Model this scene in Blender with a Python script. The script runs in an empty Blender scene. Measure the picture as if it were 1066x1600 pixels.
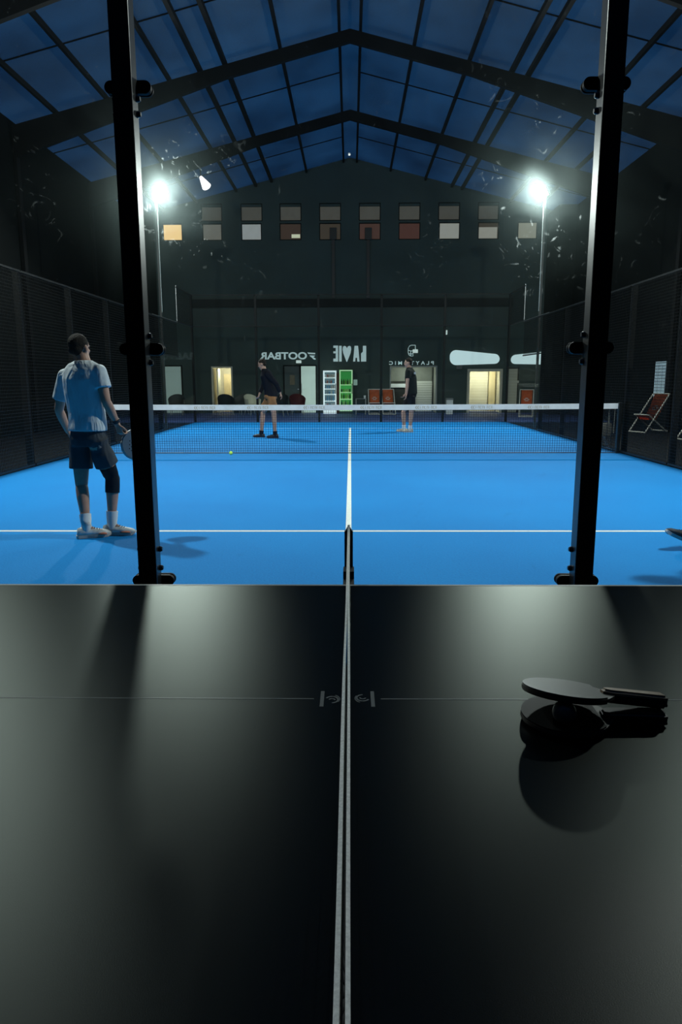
import bpy, bmesh, math, random
from mathutils import Vector, Matrix
random.seed(7)
S = bpy.context.scene
C = S.collection
PI = math.pi
# ------------------------------------------------------------------ camera numbers and surveying helpers
F, TH, YAW, ROLL, CX, H = 1115.84, .1831, .0138, -.0025, .0192, 1.3506
def _ray(u, v):
    a, b = u - 533, v - 800
    c, s = math.cos(-ROLL), math.sin(-ROLL)
    x, y = (c*a - s*b)/F, (s*a + c*b)/F
    fy = math.cos(TH) - y*math.sin(TH); fz = -math.sin(TH) - y*math.cos(TH)
    cc, ss = math.cos(YAW), math.sin(YAW)
    return (cc*x - ss*fy, ss*x + cc*fy, fz)
def at(u, v, D):
    r = _ray(u, v); t = D/r[1]
    return Vector((CX + r[0]*t, D, H + r[2]*t))
def ground(u, v, z=0):
    r = _ray(u, v); t = (z - H)/r[2]
    return Vector((CX + r[0]*t, r[1]*t, z))
NEAR, FAR = 3.287, 23.287            # the two ends of the court
NETY = 13.287
GX = .0845                           # middle of the near end wall
# ------------------------------------------------------------------ materials
MATS = {}
def mat(name, col, rough=.5, metal=0, noise=0, scale=8, bump=0, bscale=40, spec=.5, emit=None, estr=0, col2=None):
    if name in MATS: return MATS[name]
    if spec == .5 and rough >= .6 and sum(col) < .3 and not emit: spec = .08   # cloth, dry paint and dust hardly shine
    m = bpy.data.materials.new(name); m.use_nodes = True
    nt = m.node_tree; b = nt.nodes['Principled BSDF']
    b.inputs['Base Color'].default_value = (*col, 1)
    b.inputs['Roughness'].default_value = rough; b.inputs['Metallic'].default_value = metal
    b.inputs['Specular IOR Level'].default_value = spec
    tc = nt.nodes.new('ShaderNodeTexCoord')
    if noise or col2:
        n = nt.nodes.new('ShaderNodeTexNoise'); n.inputs['Scale'].default_value = scale; n.inputs['Detail'].default_value = 5
        nt.links.new(tc.outputs['Object'], n.inputs['Vector'])
        r = nt.nodes.new('ShaderNodeValToRGB')
        r.color_ramp.elements[0].position = .3; r.color_ramp.elements[1].position = .7
        k = noise or .3
        r.color_ramp.elements[0].color = (*[max(0, c*(1-k)) for c in col], 1)
        r.color_ramp.elements[1].color = (*(col2 or [min(1, c*(1+k)) for c in col]), 1)
        nt.links.new(n.outputs['Fac'], r.inputs['Fac']); nt.links.new(r.outputs['Color'], b.inputs['Base Color'])
    if bump:
        n = nt.nodes.new('ShaderNodeTexNoise'); n.inputs['Scale'].default_value = bscale; n.inputs['Detail'].default_value = 4
        nt.links.new(tc.outputs['Object'], n.inputs['Vector'])
        bp = nt.nodes.new('ShaderNodeBump'); bp.inputs['Strength'].default_value = bump; bp.inputs['Distance'].default_value = .02
        nt.links.new(n.outputs['Fac'], bp.inputs['Height']); nt.links.new(bp.outputs['Normal'], b.inputs['Normal'])
    if emit:
        b.inputs['Emission Color'].default_value = (*emit, 1); b.inputs['Emission Strength'].default_value = estr
    MATS[name] = m
    return m
def brick_mat(name, col, mortar, w, h, ms=.01, rough=.6, rot=None):
    m = bpy.data.materials.new(name); m.use_nodes = True; nt = m.node_tree; b = nt.nodes['Principled BSDF']
    tc = nt.nodes.new('ShaderNodeTexCoord'); mp = nt.nodes.new('ShaderNodeMapping')
    mp.inputs['Rotation'].default_value = rot or (PI/2, 0, 0)
    br = nt.nodes.new('ShaderNodeTexBrick'); br.offset = 0
    br.inputs['Color1'].default_value = (*col, 1); br.inputs['Color2'].default_value = (*[c*.88 for c in col], 1)
    br.inputs['Mortar'].default_value = (*mortar, 1); br.inputs['Scale'].default_value = 1
    br.inputs['Brick Width'].default_value = w; br.inputs['Row Height'].default_value = h; br.inputs['Mortar Size'].default_value = ms
    nt.links.new(tc.outputs['Object'], mp.inputs['Vector']); nt.links.new(mp.outputs['Vector'], br.inputs['Vector'])
    nt.links.new(br.outputs['Color'], b.inputs['Base Color']); b.inputs['Roughness'].default_value = rough
    return m
def glass_mat(name, dirt=1.0, tint=(.93, .96, .95)):
    m = bpy.data.materials.new(name); m.use_nodes = True; nt = m.node_tree; nd = nt.nodes; L = nt.links
    nd.remove(nd['Principled BSDF']); out = nd['Material Output']
    tr = nd.new('ShaderNodeBsdfTransparent'); tr.inputs['Color'].default_value = (*tint, 1)
    gl = nd.new('ShaderNodeBsdfGlossy'); gl.inputs['Roughness'].default_value = .03
    lw = nd.new('ShaderNodeLayerWeight'); lw.inputs['Blend'].default_value = .5
    pw = nd.new('ShaderNodeMath'); pw.operation = 'POWER'; L.new(lw.outputs['Facing'], pw.inputs[0]); pw.inputs[1].default_value = 5
    ma = nd.new('ShaderNodeMath'); ma.operation = 'MULTIPLY_ADD'; L.new(pw.outputs[0], ma.inputs[0]); ma.inputs[1].default_value = .09; ma.inputs[2].default_value = .008
    m1 = nd.new('ShaderNodeMixShader'); L.new(ma.outputs[0], m1.inputs[0]); L.new(tr.outputs[0], m1.inputs[1]); L.new(gl.outputs[0], m1.inputs[2])
    last = m1
    if dirt:
        tc = nd.new('ShaderNodeTexCoord')
        # fine film of dust: scatters light forward a little
        rf = nd.new('ShaderNodeBsdfRefraction'); rf.distribution = 'BECKMANN'; rf.inputs['IOR'].default_value = 1.03; rf.inputs['Roughness'].default_value = .95
        rf.inputs['Color'].default_value = (.75, .92, .9, 1)
        n1 = nd.new('ShaderNodeTexNoise'); n1.inputs['Scale'].default_value = 2.2; n1.inputs['Detail'].default_value = 8; n1.inputs['Distortion'].default_value = 1.5
        L.new(tc.outputs['Object'], n1.inputs['Vector'])
        r1 = nd.new('ShaderNodeMapRange'); r1.inputs['From Min'].default_value = .35; r1.inputs['From Max'].default_value = .7
        r1.inputs['To Min'].default_value = .0025*dirt; r1.inputs['To Max'].default_value = .009*dirt
        L.new(n1.outputs['Fac'], r1.inputs['Value'])
        m2 = nd.new('ShaderNodeMixShader'); L.new(r1.outputs[0], m2.inputs[0]); L.new(last.outputs[0], m2.inputs[1]); L.new(rf.outputs[0], m2.inputs[2]); last = m2
        # finger smears and dried splashes
        n2 = nd.new('ShaderNodeTexNoise'); n2.inputs['Scale'].default_value = 12; n2.inputs['Detail'].default_value = 3; n2.inputs['Distortion'].default_value = 3.2
        L.new(tc.outputs['Object'], n2.inputs['Vector'])
        n3 = nd.new('ShaderNodeTexNoise'); n3.inputs['Scale'].default_value = 4.5; n3.inputs['Detail'].default_value = 2
        L.new(tc.outputs['Object'], n3.inputs['Vector'])
        r2 = nd.new('ShaderNodeMapRange'); r2.inputs['From Min'].default_value = .64; r2.inputs['From Max'].default_value = .74; r2.inputs['To Max'].default_value = .065*dirt
        L.new(n2.outputs['Fac'], r2.inputs['Value'])
        r3 = nd.new('ShaderNodeMapRange'); r3.inputs['From Min'].default_value = .5; r3.inputs['From Max'].default_value = .62
        L.new(n3.outputs['Fac'], r3.inputs['Value'])
        mu = nd.new('ShaderNodeMath'); mu.operation = 'MULTIPLY'; L.new(r2.outputs[0], mu.inputs[0]); L.new(r3.outputs[0], mu.inputs[1])
        rg = nd.new('ShaderNodeBsdfRefraction'); rg.distribution = 'BECKMANN'; rg.inputs['IOR'].default_value = 1.07; rg.inputs['Roughness'].default_value = 1.0
        rg.inputs['Color'].default_value = (.9, 1, 1, 1)
        m3 = nd.new('ShaderNodeMixShader'); L.new(mu.outputs[0], m3.inputs[0]); L.new(last.outputs[0], m3.inputs[1]); L.new(rg.outputs[0], m3.inputs[2]); last = m3
    if dirt:      # thin even haze that spreads light wider
        rh = nd.new('ShaderNodeBsdfRefraction'); rh.distribution = 'BECKMANN'; rh.inputs['IOR'].default_value = 1.09; rh.inputs['Roughness'].default_value = 1
        rh.inputs['Color'].default_value = (.7, .95, .92, 1)
        rm = nd.new('ShaderNodeMapRange'); rm.inputs['To Min'].default_value = .0; rm.inputs['To Max'].default_value = .0045*dirt
        L.new(n1.outputs['Fac'], rm.inputs['Value'])
        m4 = nd.new('ShaderNodeMixShader'); L.new(rm.outputs[0], m4.inputs[0]); L.new(last.outputs[0], m4.inputs[1]); L.new(rh.outputs[0], m4.inputs[2]); last = m4
    L.new(last.outputs[0], out.inputs['Surface'])
    return m
M_black = mat('black_powder_coat', (.006, .006, .007), .5, bump=.03, bscale=300)
M_post = mat('black_satin_steel', (.009, .0095, .0095), .33, spec=.6, bump=.02, bscale=200)
M_wire = mat('black_wire', (.005, .0055, .0055), .4, spec=.22)
M_encl = mat('black_matt_steel', (.0045, .005, .005), .7, spec=.15)
M_bolt = mat('dark_bolt', (.012, .012, .014), .35, spec=.6)
M_white = mat('white_paint', (.75, .78, .78), .6, noise=.06)
M_band = mat('white_net_tape', (.62, .62, .62), .7, noise=.1, scale=6)
M_rubber = mat('black_rubber', (.006, .007, .007), .45)
M_glass_near = glass_mat('smudged_glass', 1.0)
M_glass = glass_mat('clear_glass', 0, (.96, .98, .975))
# ------------------------------------------------------------------ geometry helpers
def quadbox(bm, x0, x1, y0, y1, z0, z1, mtx=None):
    v = [bm.verts.new((x, y, z)) for x in (x0, x1) for y in (y0, y1) for z in (z0, z1)]
    for f in ((0, 1, 3, 2), (4, 6, 7, 5), (0, 4, 5, 1), (2, 3, 7, 6), (0, 2, 6, 4), (1, 5, 7, 3)):
        bm.faces.new([v[i] for i in f])
    if mtx is not None: bmesh.ops.transform(bm, matrix=mtx, verts=v)
    return v
def box(x0, x1, y0, y1, z0, z1, bevel=0):
    bm = bmesh.new(); quadbox(bm, x0, x1, y0, y1, z0, z1)
    if bevel: bmesh.ops.bevel(bm, geom=bm.edges[:], offset=bevel, segments=2, affect='EDGES', profile=.6)
    return bm
def frame_of(d):
    d = Vector(d).normalized()
    a = Vector((0, 0, 1)) if abs(d.z) < .95 else Vector((1, 0, 0))
    s = d.cross(a).normalized(); return s, s.cross(d).normalized(), d
def tube(bm, pts, rad, n=10, caps=True):
    """rings along a polyline; rad a number or list of numbers or (rx, ry) pairs"""
    pts = [Vector(p) for p in pts]; rings = []
    for i, p in enumerate(pts):
        d = (pts[min(i+1, len(pts)-1)] - pts[max(i-1, 0)])
        s, t, _ = frame_of(d)
        r = rad[i] if isinstance(rad, (list, tuple)) else rad
        rx, ry = r if isinstance(r, tuple) else (r, r)
        rings.append([bm.verts.new(p + s*rx*math.cos(2*PI*k/n) + t*ry*math.sin(2*PI*k/n)) for k in range(n)])
    for a, b in zip(rings, rings[1:]):
        for k in range(n): bm.faces.new((a[k], a[(k+1) % n], b[(k+1) % n], b[k]))
    if caps: bm.faces.new(rings[0][::-1]); bm.faces.new(rings[-1])
    return rings
def loft(bm, rings, n=20, p=1.0):
    """rings: (centre, facing angle, half width, half depth[, tilt normal])"""
    R = []
    for c, ang, w, d in rings:
        c = Vector(c); r = Vector((math.cos(ang), -math.sin(ang), 0)); f = Vector((math.sin(ang), math.cos(ang), 0))
        R.append([bm.verts.new(c + r*w*math.copysign(abs(math.cos(t))**p, math.cos(t)) + f*d*math.copysign(abs(math.sin(t))**p, math.sin(t)))
                  for t in [2*PI*k/n for k in range(n)]])
    for a, b in zip(R, R[1:]):
        for k in range(n): bm.faces.new((a[k], a[(k+1) % n], b[(k+1) % n], b[k]))
    bm.faces.new(R[0][::-1]); bm.faces.new(R[-1])
def ball(bm, c, r, seg=14, mtx=None):
    rx, ry, rz = r if isinstance(r, tuple) else (r, r, r)
    m = Matrix.Translation(Vector(c)) @ (mtx or Matrix.Identity(4)) @ Matrix.Diagonal((rx, ry, rz, 1))
    bmesh.ops.create_uvsphere(bm, u_segments=seg, v_segments=max(6, seg*2//3), radius=1, matrix=m)
def prism(bm, poly, d0, d1, fn):
    """extrude a 2-D polygon between depths d0 and d1; fn(u, v, d) -> point"""
    a = [bm.verts.new(fn(u, v, d0)) for u, v in poly]; b = [bm.verts.new(fn(u, v, d1)) for u, v in poly]
    bm.faces.new(a); bm.faces.new(b[::-1]); n = len(poly)
    for k in range(n): bm.faces.new((a[k], b[k], b[(k+1) % n], a[(k+1) % n]))
def lathe(bm, prof, n=14, c=(0, 0, 0)):
    R = [[bm.verts.new((c[0] + r*math.cos(2*PI*k/n), c[1] + r*math.sin(2*PI*k/n), c[2] + z)) for k in range(n)] for r, z in prof]
    for a, b in zip(R, R[1:]):
        for k in range(n): bm.faces.new((a[k], a[(k+1) % n], b[(k+1) % n], b[k]))
    bm.faces.new(R[0][::-1]); bm.faces.new(R[-1])
def obj(name, bm, m, parent=None, smooth=False, world=True):
    """link a bmesh as ONE mesh object; points are world points unless world=False"""
    if parent is not None and world:
        bmesh.ops.translate(bm, verts=bm.verts[:], vec=-parent_loc(parent))
    bmesh.ops.recalc_face_normals(bm, faces=bm.faces[:])
    me = bpy.data.meshes.new(name); bm.to_mesh(me); bm.free()
    if smooth:
        for p in me.polygons: p.use_smooth = True
    o = bpy.data.objects.new(name, me); C.objects.link(o)
    me.materials.append(m)
    if parent is not None: o.parent = parent
    return o
def parent_loc(p):
    v = Vector((0, 0, 0))
    while p is not None: v += p.location; p = p.parent
    return v
def soften(o, deg=35):
    for p in o.data.polygons: p.use_smooth = True
    try: o.data.set_sharp_from_angle(angle=math.radians(deg))
    except Exception: pass
    return o
def tag(o, label, cat, group=None, kind=None):
    o['label'] = label; o['category'] = cat
    if group: o['group'] = group
    if kind: o['kind'] = kind
    return o
def thing(name, label, cat, loc=(0, 0, 0), group=None, kind=None):
    o = bpy.data.objects.new(name, None); C.objects.link(o); o.location = loc; o.empty_display_size = .1
    return tag(o, label, cat, group, kind)
def struct(o): o['kind'] = 'structure'; return o
def dup(root, loc, rotz=None, label=None, group=None):
    r = root.copy(); C.objects.link(r); r.location = loc
    if rotz is not None: r.rotation_euler = (0, 0, rotz)
    if label: r['label'] = label
    if group: r['group'] = group
    for ch in list(root.children):
        c = ch.copy(); C.objects.link(c); c.parent = r
        for g in ch.children:
            d = g.copy(); C.objects.link(d); d.parent = c
    return r
def organic(name, bm, m, parent, voxel=.008, smooth=4, fac=.5):
    """merge overlapping closed shapes into one continuous skin"""
    bmesh.ops.translate(bm, verts=bm.verts[:], vec=-parent_loc(parent))
    bmesh.ops.recalc_face_normals(bm, faces=bm.faces[:])
    me = bpy.data.meshes.new('tmp'); bm.to_mesh(me); bm.free()
    t = bpy.data.objects.new('tmp', me); C.objects.link(t)
    r = t.modifiers.new('r', 'REMESH'); r.mode = 'VOXEL'; r.voxel_size = voxel; r.use_smooth_shade = True
    s = t.modifiers.new('s', 'SMOOTH'); s.factor = fac; s.iterations = smooth
    bpy.context.view_layer.update()
    dg = bpy.context.evaluated_depsgraph_get()
    nm = bpy.data.meshes.new_from_object(t.evaluated_get(dg))
    bpy.data.objects.remove(t); bpy.data.meshes.remove(me)
    nm.name = name; nm.materials.clear(); nm.materials.append(m)
    for p in nm.polygons: p.use_smooth = True
    o = bpy.data.objects.new(name, nm); C.objects.link(o); o.parent = parent
    return o
def text_mesh(txt, x0, x1, z0, z1, y, mirrored=True, bold=0, thick=.01):
    """raised lettering fitted in a box on the plane y"""
    cu = bpy.data.curves.new('t', 'FONT'); cu.body = txt; cu.extrude = .01; cu.offset = bold
    o = bpy.data.objects.new('t', cu); C.objects.link(o); bpy.context.view_layer.update()
    me = bpy.data.meshes.new_from_object(o.evaluated_get(bpy.context.evaluated_depsgraph_get()))
    bpy.data.objects.remove(o); bpy.data.curves.remove(cu)
    xs = [v.co.x for v in me.vertices]; ys = [v.co.y for v in me.vertices]
    ax, bx, ay, by = min(xs), max(xs), min(ys), max(ys)
    for v in me.vertices:
        f = (v.co.x-ax)/(bx-ax)
        if mirrored: f = 1-f
        v.co = Vector((x0 + f*(x1-x0), y - (thick if v.co.z > 0 else 0), z0 + (v.co.y-ay)/(by-ay)*(z1-z0)))
    bm = bmesh.new(); bm.from_mesh(me); bpy.data.meshes.remove(me)
    return bm
# ================================================================== THE BUILDING
HW, Y0, Y1, RIDGE, SL = 8.5, -6.0, 30.0, 9.9, .25
def roofz(x): return RIDGE - SL*abs(x)
M_wall = mat('dark_green_black_wall', (.062, .086, .077), .75, noise=.12, scale=.7, bump=.05, bscale=6)
M_side = mat('black_side_wall', (.0035, .0048, .0048), .85, noise=.2, scale=.5)
M_floor = mat('dark_blue_grey_floor', (.05, .085, .26), .6, noise=.2, scale=3)
M_floor_side = mat('black_concrete_floor', (.006, .006, .006), .7, noise=.25, scale=2)
bm = bmesh.new(); quadbox(bm, -HW-.4, HW+.4, Y0-.2, FAR+.02, -.2, -.012)
struct(obj('floor', bm, M_floor_side))
bm = bmesh.new(); quadbox(bm, -HW-.4, HW+.4, FAR+.02, Y1+2.2, -.2, -.012)
struct(obj('floor', bm, M_floor))
# far wall with its openings ------------------------------------------------
WY = Y1
def rx(px, py=600): return at(px, py, WY).x
def rz(py): return at(546, py, WY).z
openings = [(rx(331), rx(364), 0, rz(572)), (rx(609), rx(683), 0, rz(572)), (rx(730), rx(785), 0, rz(577))]
winlist = []
ups = [(314, 347), (376, 410), (437, 471), (499, 533), (561, 595), (623, 657), (685, 719), (747, 780)]
lows = [(254, 285), (316, 347), (377, 409), (437, 471), (499, 533), (561, 595), (623, 657), (686, 719), (747, 780), (809, 840)]
for a, b in ups: winlist.append((rx(a, 330), rx(b, 330), rz(345), rz(317), 'u'))
for a, b in lows: winlist.append((rx(a, 360), rx(b, 360), rz(375), rz(348), 'l'))
holes = openings + [(a, b, c, d) for a, b, c, d, _ in winlist]
def wall_cells(bm, x0, x1, z0, z1, y0, y1, holes):
    xs = sorted({x0, x1} | {round(h[i], 4) for h in holes for i in (0, 1)})
    zs = sorted({z0, z1} | {round(h[i], 4) for h in holes for i in (2, 3)})
    xs = [x for x in xs if x0-1e-6 <= x <= x1+1e-6]; zs = [z for z in zs if z0 <= z <= z1]
    for i in range(len(zs)-1):
        run = None
        for j in range(len(xs)-1):
            cx, cz = (xs[j]+xs[j+1])/2, (zs[i]+zs[i+1])/2
            inside = any(h[0] < cx < h[1] and h[2] < cz < h[3] for h in holes)
            if inside:
                if run is not None: quadbox(bm, run, xs[j], y0, y1, zs[i], zs[i+1]); run = None
            elif run is None: run = xs[j]
        if run is not None: quadbox(bm, run, x1, y0, y1, zs[i], zs[i+1])
bm = bmesh.new()
wall_cells(bm, -HW, HW, -.012, 7.775, WY, WY+.2, holes)
ZG = 8.1; XG = (RIDGE-ZG)/SL
wall_cells(bm, -XG, XG, 7.775, ZG, WY, WY+.2, holes)
for s in (-1, 1): prism(bm, [(s*XG, 7.775), (s*HW, 7.775), (s*XG, ZG)], WY, WY+.2, lambda u, v, d: (u, d, v))
prism(bm, [(-XG, ZG), (XG, ZG), (0, RIDGE)], WY, WY+.2, lambda u, v, d: (u, d, v))
struct(obj('wall_back', bm, M_wall))
bm = bmesh.new(); quadbox(bm, -HW-.2, -HW, Y0-.2, WY+.2, -.012, 7.76); struct(obj('wall_left', bm, M_side))
bm = bmesh.new(); quadbox(bm, HW, HW+.2, Y0-.2, WY+.2, -.012, 7.76); struct(obj('wall_right', bm, M_side))
bm = bmesh.new(); quadbox(bm, -HW, HW, Y0-.2, Y0, -.012, 7.775)
prism(bm, [(-HW, 7.775), (HW, 7.775), (0, RIDGE)], Y0-.2, Y0, lambda u, v, d: (u, d, v))
struct(obj('wall_front', bm, M_side))
for s in (-1, 1):   # black returns in the two far corners
    bm = bmesh.new(); x0, x1 = sorted((s*7.83, s*HW)); quadbox(bm, x0, x1, 28.4, WY, -.012, 7.77 if 1 else 0); o = struct(obj('wall_return', bm, M_side))
# high windows: frame, blind or pane -----------------------------------------
M_winframe = mat('black_window_frame', (.008, .008, .008), .6)
def dim(name, c, e): return mat(name, c, .7, noise=.12, scale=3, emit=c, estr=e)
W_up = dim('grey_blind', (.10, .092, .075), .42)
W_l = [dim('cream_lit_blind', (.80, .52, .22), 1.05), dim('taupe_blind', (.16, .15, .125), .6), dim('pale_grey_blind', (.32, .33, .32), .62),
       dim('brown_dark_pane', (.055, .032, .022), .55), dim('olive_brown_pane', (.06, .045, .032), .55), dim('red_brown_pane', (.085, .04, .03), .5),
       dim('russet_pane', (.075, .03, .022), .6), dim('bone_blind', (.33, .32, .28), .62), dim('dull_brown_pane', (.06, .045, .03), .5), dim('beige_blind', (.23, .22, .17), .72)]
for i, (a, b, c, d, k) in enumerate(winlist):
    fr = bmesh.new(); t = .035
    for q in ((a, b, c, c+t), (a, b, d-t, d), (a, a+t, c+t, d-t), (b-t, b, c+t, d-t)): quadbox(fr, q[0], q[1], WY+.0, WY+.12, q[2], q[3])
    w = struct(obj('window_%d' % (i+1), fr, M_winframe))
    pn = bmesh.new(); quadbox(pn, a+t, b-t, WY+.06, WY+.08, c+t, d-t)
    j = i-8
    obj('blind' if k == 'u' or j in (0, 1, 2, 7, 9) else 'pane', pn, W_up if k == 'u' else W_l[j], w)
    if j == 3:
        s_ = bmesh.new(); quadbox(s_, b-t-.36, b-t-.02, WY+.04, WY+.058, c+t+.06, c+t+.2); obj('lit_notice', s_, dim('lit_paper', (.6, .6, .42), .7), w)
    if j == 8:
        s_ = bmesh.new(); quadbox(s_, a+t, b-t-.03, WY+.04, WY+.058, c+t, c+t+.43); obj('half_blind', s_, dim('half_blind', (.33, .31, .26), .6), w)
# doorways and doors -----------------------------------------------------------
M_cream = mat('cream_plaster', (.62, .58, .44), .7, noise=.06)
M_creamwood = brick_mat('cream_boarding', (.64, .60, .44), (.46, .42, .29), 3, .12, .006)
M_pine = brick_mat('pine_boards', (.60, .50, .28), (.42, .33, .16), .11, 4, .004)
M_shutter = brick_mat('roller_shutter', (.55, .56, .50), (.3, .3, .27), 4, .1, .012)
def niche(n, x0, x1, z1, depth, m):
    bm = bmesh.new(); y = WY
    quadbox(bm, x0-.1, x0, y+.2, y+depth, -.012, z1+.1); quadbox(bm, x1, x1+.1, y+.2, y+depth, -.012, z1+.1)
    quadbox(bm, x0-.1, x1+.1, y+depth, y+depth+.1, -.012, z1+.1); quadbox(bm, x0, x1, y+.2, y+depth, z1, z1+.1)
    return struct(obj('wall_niche', bm, m))
def lamp(name, loc, rot, sx, sy, power, col, spread=PI):
    l = bpy.data.lights.new(name, 'AREA'); l.shape = 'RECTANGLE'; l.size = sx; l.size_y = sy; l.energy = power; l.color = col; l.spread = spread
    o = bpy.data.objects.new(name, l); C.objects.link(o); o.location = loc; o.rotation_euler = rot; return o
ob = openings
niche(1, ob[0][0], ob[0][1], ob[0][3], 1.4, M_cream)
niche(2, ob[1][0], ob[1][1], ob[1][3], 1.4, mat('grey_plaster', (.4, .41, .36), .7, noise=.08))
niche(3, ob[2][0], ob[2][1], ob[2][3], 1.4, M_creamwood)
lamp('added_room_light', ((ob[0][0]+ob[0][1])/2, WY+.3, ob[0][3]-.1), (.8, 0, 0), .5, .1, 17, (1, .93, .76))  # unseen lamps added inside the doorways to brighten them
lamp('added_room_light', ((ob[1][0]+ob[1][1])/2, WY+.28, ob[1][3]-.1), (.8, 0, 0), 1.2, .1, 12, (.95, 1, .88))
lamp('added_room_light', ((ob[2][0]+ob[2][1])/2, WY+.3, ob[2][3]-.1), (.8, 0, 0), 1.2, .1, 22, (1, .97, .84))
def doorframe(n, x0, x1, z1, m, w=.06):
    bm = bmesh.new()
    quadbox(bm, x0, x0+w, WY-.03, WY+.2, -.012, z1); quadbox(bm, x1-w, x1, WY-.03, WY+.2, -.012, z1); quadbox(bm, x0+w, x1-w, WY-.03, WY+.2, z1-w, z1)
    return struct(obj('door_%d' % n, bm, m))
d = doorframe(1, *[ob[0][0], ob[0][1], ob[0][3]], M_cream)
bm = box(ob[0][0]+.2, ob[0][0]+.24, WY+.1, WY+.75, 0, ob[0][3]-.08); obj('open_leaf', bm, mat('pale_door_leaf', (.62, .62, .5), .5, noise=.04), d)
bm = box(ob[0][0]+.3, ob[0][1]-.06, WY+1.2, WY+1.24, 0, ob[0][3]-.3); obj('inner_panel', bm, mat('dull_gold_panel', (.55, .45, .25), .6, noise=.1), d)
d = doorframe(2, ob[1][0], ob[1][1], ob[1][3], mat('grey_frame', (.35, .37, .33), .6), .05)
x0, x1 = rx(652), rx(680)
bm = box(x0, x1, WY+1.1, WY+1.15, 0, rz(596)); obj('shutter', bm, M_shutter, d)
bm = box(ob[1][0]+.05, x0, WY+.9, WY+1.05, rz(606), rz(600)); obj('counter_edge', bm, M_white, d)
bm = box(ob[1][0]+.05, x0, WY+.95, WY+1.03, 0, rz(606)); obj('counter_front', bm, mat('dark_counter', (.03, .032, .03), .6), d)
bm = box(ob[1][0]+.05, x1+.0, WY+1.2, WY+1.24, rz(596), ob[1][3]-.05); obj('header_panel', bm, mat('grey_header', (.19, .2, .17), .6, noise=.08), d)
d = doorframe(3, ob[2][0], ob[2][1], ob[2][3], M_cream, .1)
bm = box(rx(737), rx(771), WY+1.2, WY+1.25, 0, ob[2][3]-.1); obj('slatted_leaf', bm, M_creamwood, d)
bm = box(rx(772), rx(782), WY+1.1, WY+1.14, 0, ob[2][3]-.1); obj('side_leaf', bm, M_pine, d); 
# plain doors and glowing panels fixed on the wall
def leaf(n, pa, pb, py, m, frame=M_winframe):
    x0, x1, z1 = rx(pa), rx(pb), rz(py)
    bm = bmesh.new()
    quadbox(bm, x0-.05, x0, WY-.05, WY, 0, z1+.05); quadbox(bm, x1, x1+.05, WY-.05, WY, 0, z1+.05); quadbox(bm, x0, x1, WY-.05, WY, z1, z1+.05)
    o = struct(obj('door_%d' % n, bm, frame))
    bm = box(x0, x1, WY-.04, WY-.001, 0, z1); obj('leaf', bm, m, o)
    return o, x0, x1, z1
M_glowleaf = mat('glowing_pale_door', (.36, .47, .43), .5, noise=.05, scale=2, emit=(.36, .47, .43), estr=.26)  # emission put into the door leaf colour so it looks lit
M_glowleaf2 = mat('glowing_pale_door_bright', (.5, .62, .55), .5, noise=.05, scale=2, emit=(.5, .62, .55), estr=.52)  # brighter leaf, its glow also stands in for light on the door
o, a, b, z = leaf(4, 257, 284, 572, M_glowleaf)
o, a, b, z = leaf(5, 445, 469, 572, mat('dark_green_door', (.035, .055, .05), .5))
bm = box(a+.22, a+.42, WY-.055, WY-.041, 1.15, 1.55); obj('notice', bm, mat('dull_notice', (.16, .13, .08), .7, noise=.4, scale=20), o)
bm = box(b-.1, b-.04, WY-.08, WY-.041, .95, .99); obj('handle', bm, mat('steel', (.5, .5, .5), .3, metal=1), o)
o, a, b, z = leaf(6, 470.5, 493.5, 572, M_glowleaf2)
bm = box(a+.02, a+.04, WY-.08, WY-.041, .8, 1.2); obj('handle', bm, mat('steel', (.5, .5, .5), .3, metal=1), o)
o, a, b, z = leaf(7, 793, 808, 577, M_creamwood)
bm = box(a-.05, b+.06, WY-.07, WY-.041, 1.2, 1.3); obj('push_bar', bm, M_cream, o)
# roof ---------------------------------------------------------------------------
def roof_mat():
    m = bpy.data.materials.new('translucent_roof_sheet'); m.use_nodes = True; nt = m.node_tree; nd = nt.nodes; L = nt.links
    nd.remove(nd['Principled BSDF']); out = nd['Material Output']
    tc = nd.new('ShaderNodeTexCoord'); n = nd.new('ShaderNodeTexNoise'); n.inputs['Scale'].default_value = .55; n.inputs['Detail'].default_value = 4
    L.new(tc.outputs['Object'], n.inputs['Vector'])
    r = nd.new('ShaderNodeValToRGB'); r.color_ramp.elements[0].position = .3; r.color_ramp.elements[0].color = (.42, .46, .5, 1)
    r.color_ramp.elements[1].position = .7; r.color_ramp.elements[1].color = (.78, .78, .78, 1)
    L.new(n.outputs['Fac'], r.inputs['Fac'])
    tr = nd.new('ShaderNodeBsdfTransparent'); L.new(r.outputs['Color'], tr.inputs['Color'])
    df = nd.new('ShaderNodeBsdfDiffuse'); df.inputs['Color'].default_value = (.16, .2, .22, 1)
    mx = nd.new('ShaderNodeMixShader'); mx.inputs[0].default_value = .35
    L.new(tr.outputs[0], mx.inputs[1]); L.new(df.outputs[0], mx.inputs[2]); L.new(mx.outputs[0], out.inputs['Surface'])
    return m
bm = bmesh.new()
for s in (-1, 1):
    prism(bm, [(0, RIDGE), (s*(HW+.2), roofz(HW+.2)), (s*(HW+.2), roofz(HW+.2)+.05), (0, RIDGE+.05)], Y0-.2, WY+.2, lambda u, v, d: (u, d, v))
ceil = struct(obj('ceiling', bm, roof_mat()))
M_beam = mat('black_roof_steel', (.004, .0045, .005), .8, spec=.15)
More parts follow.
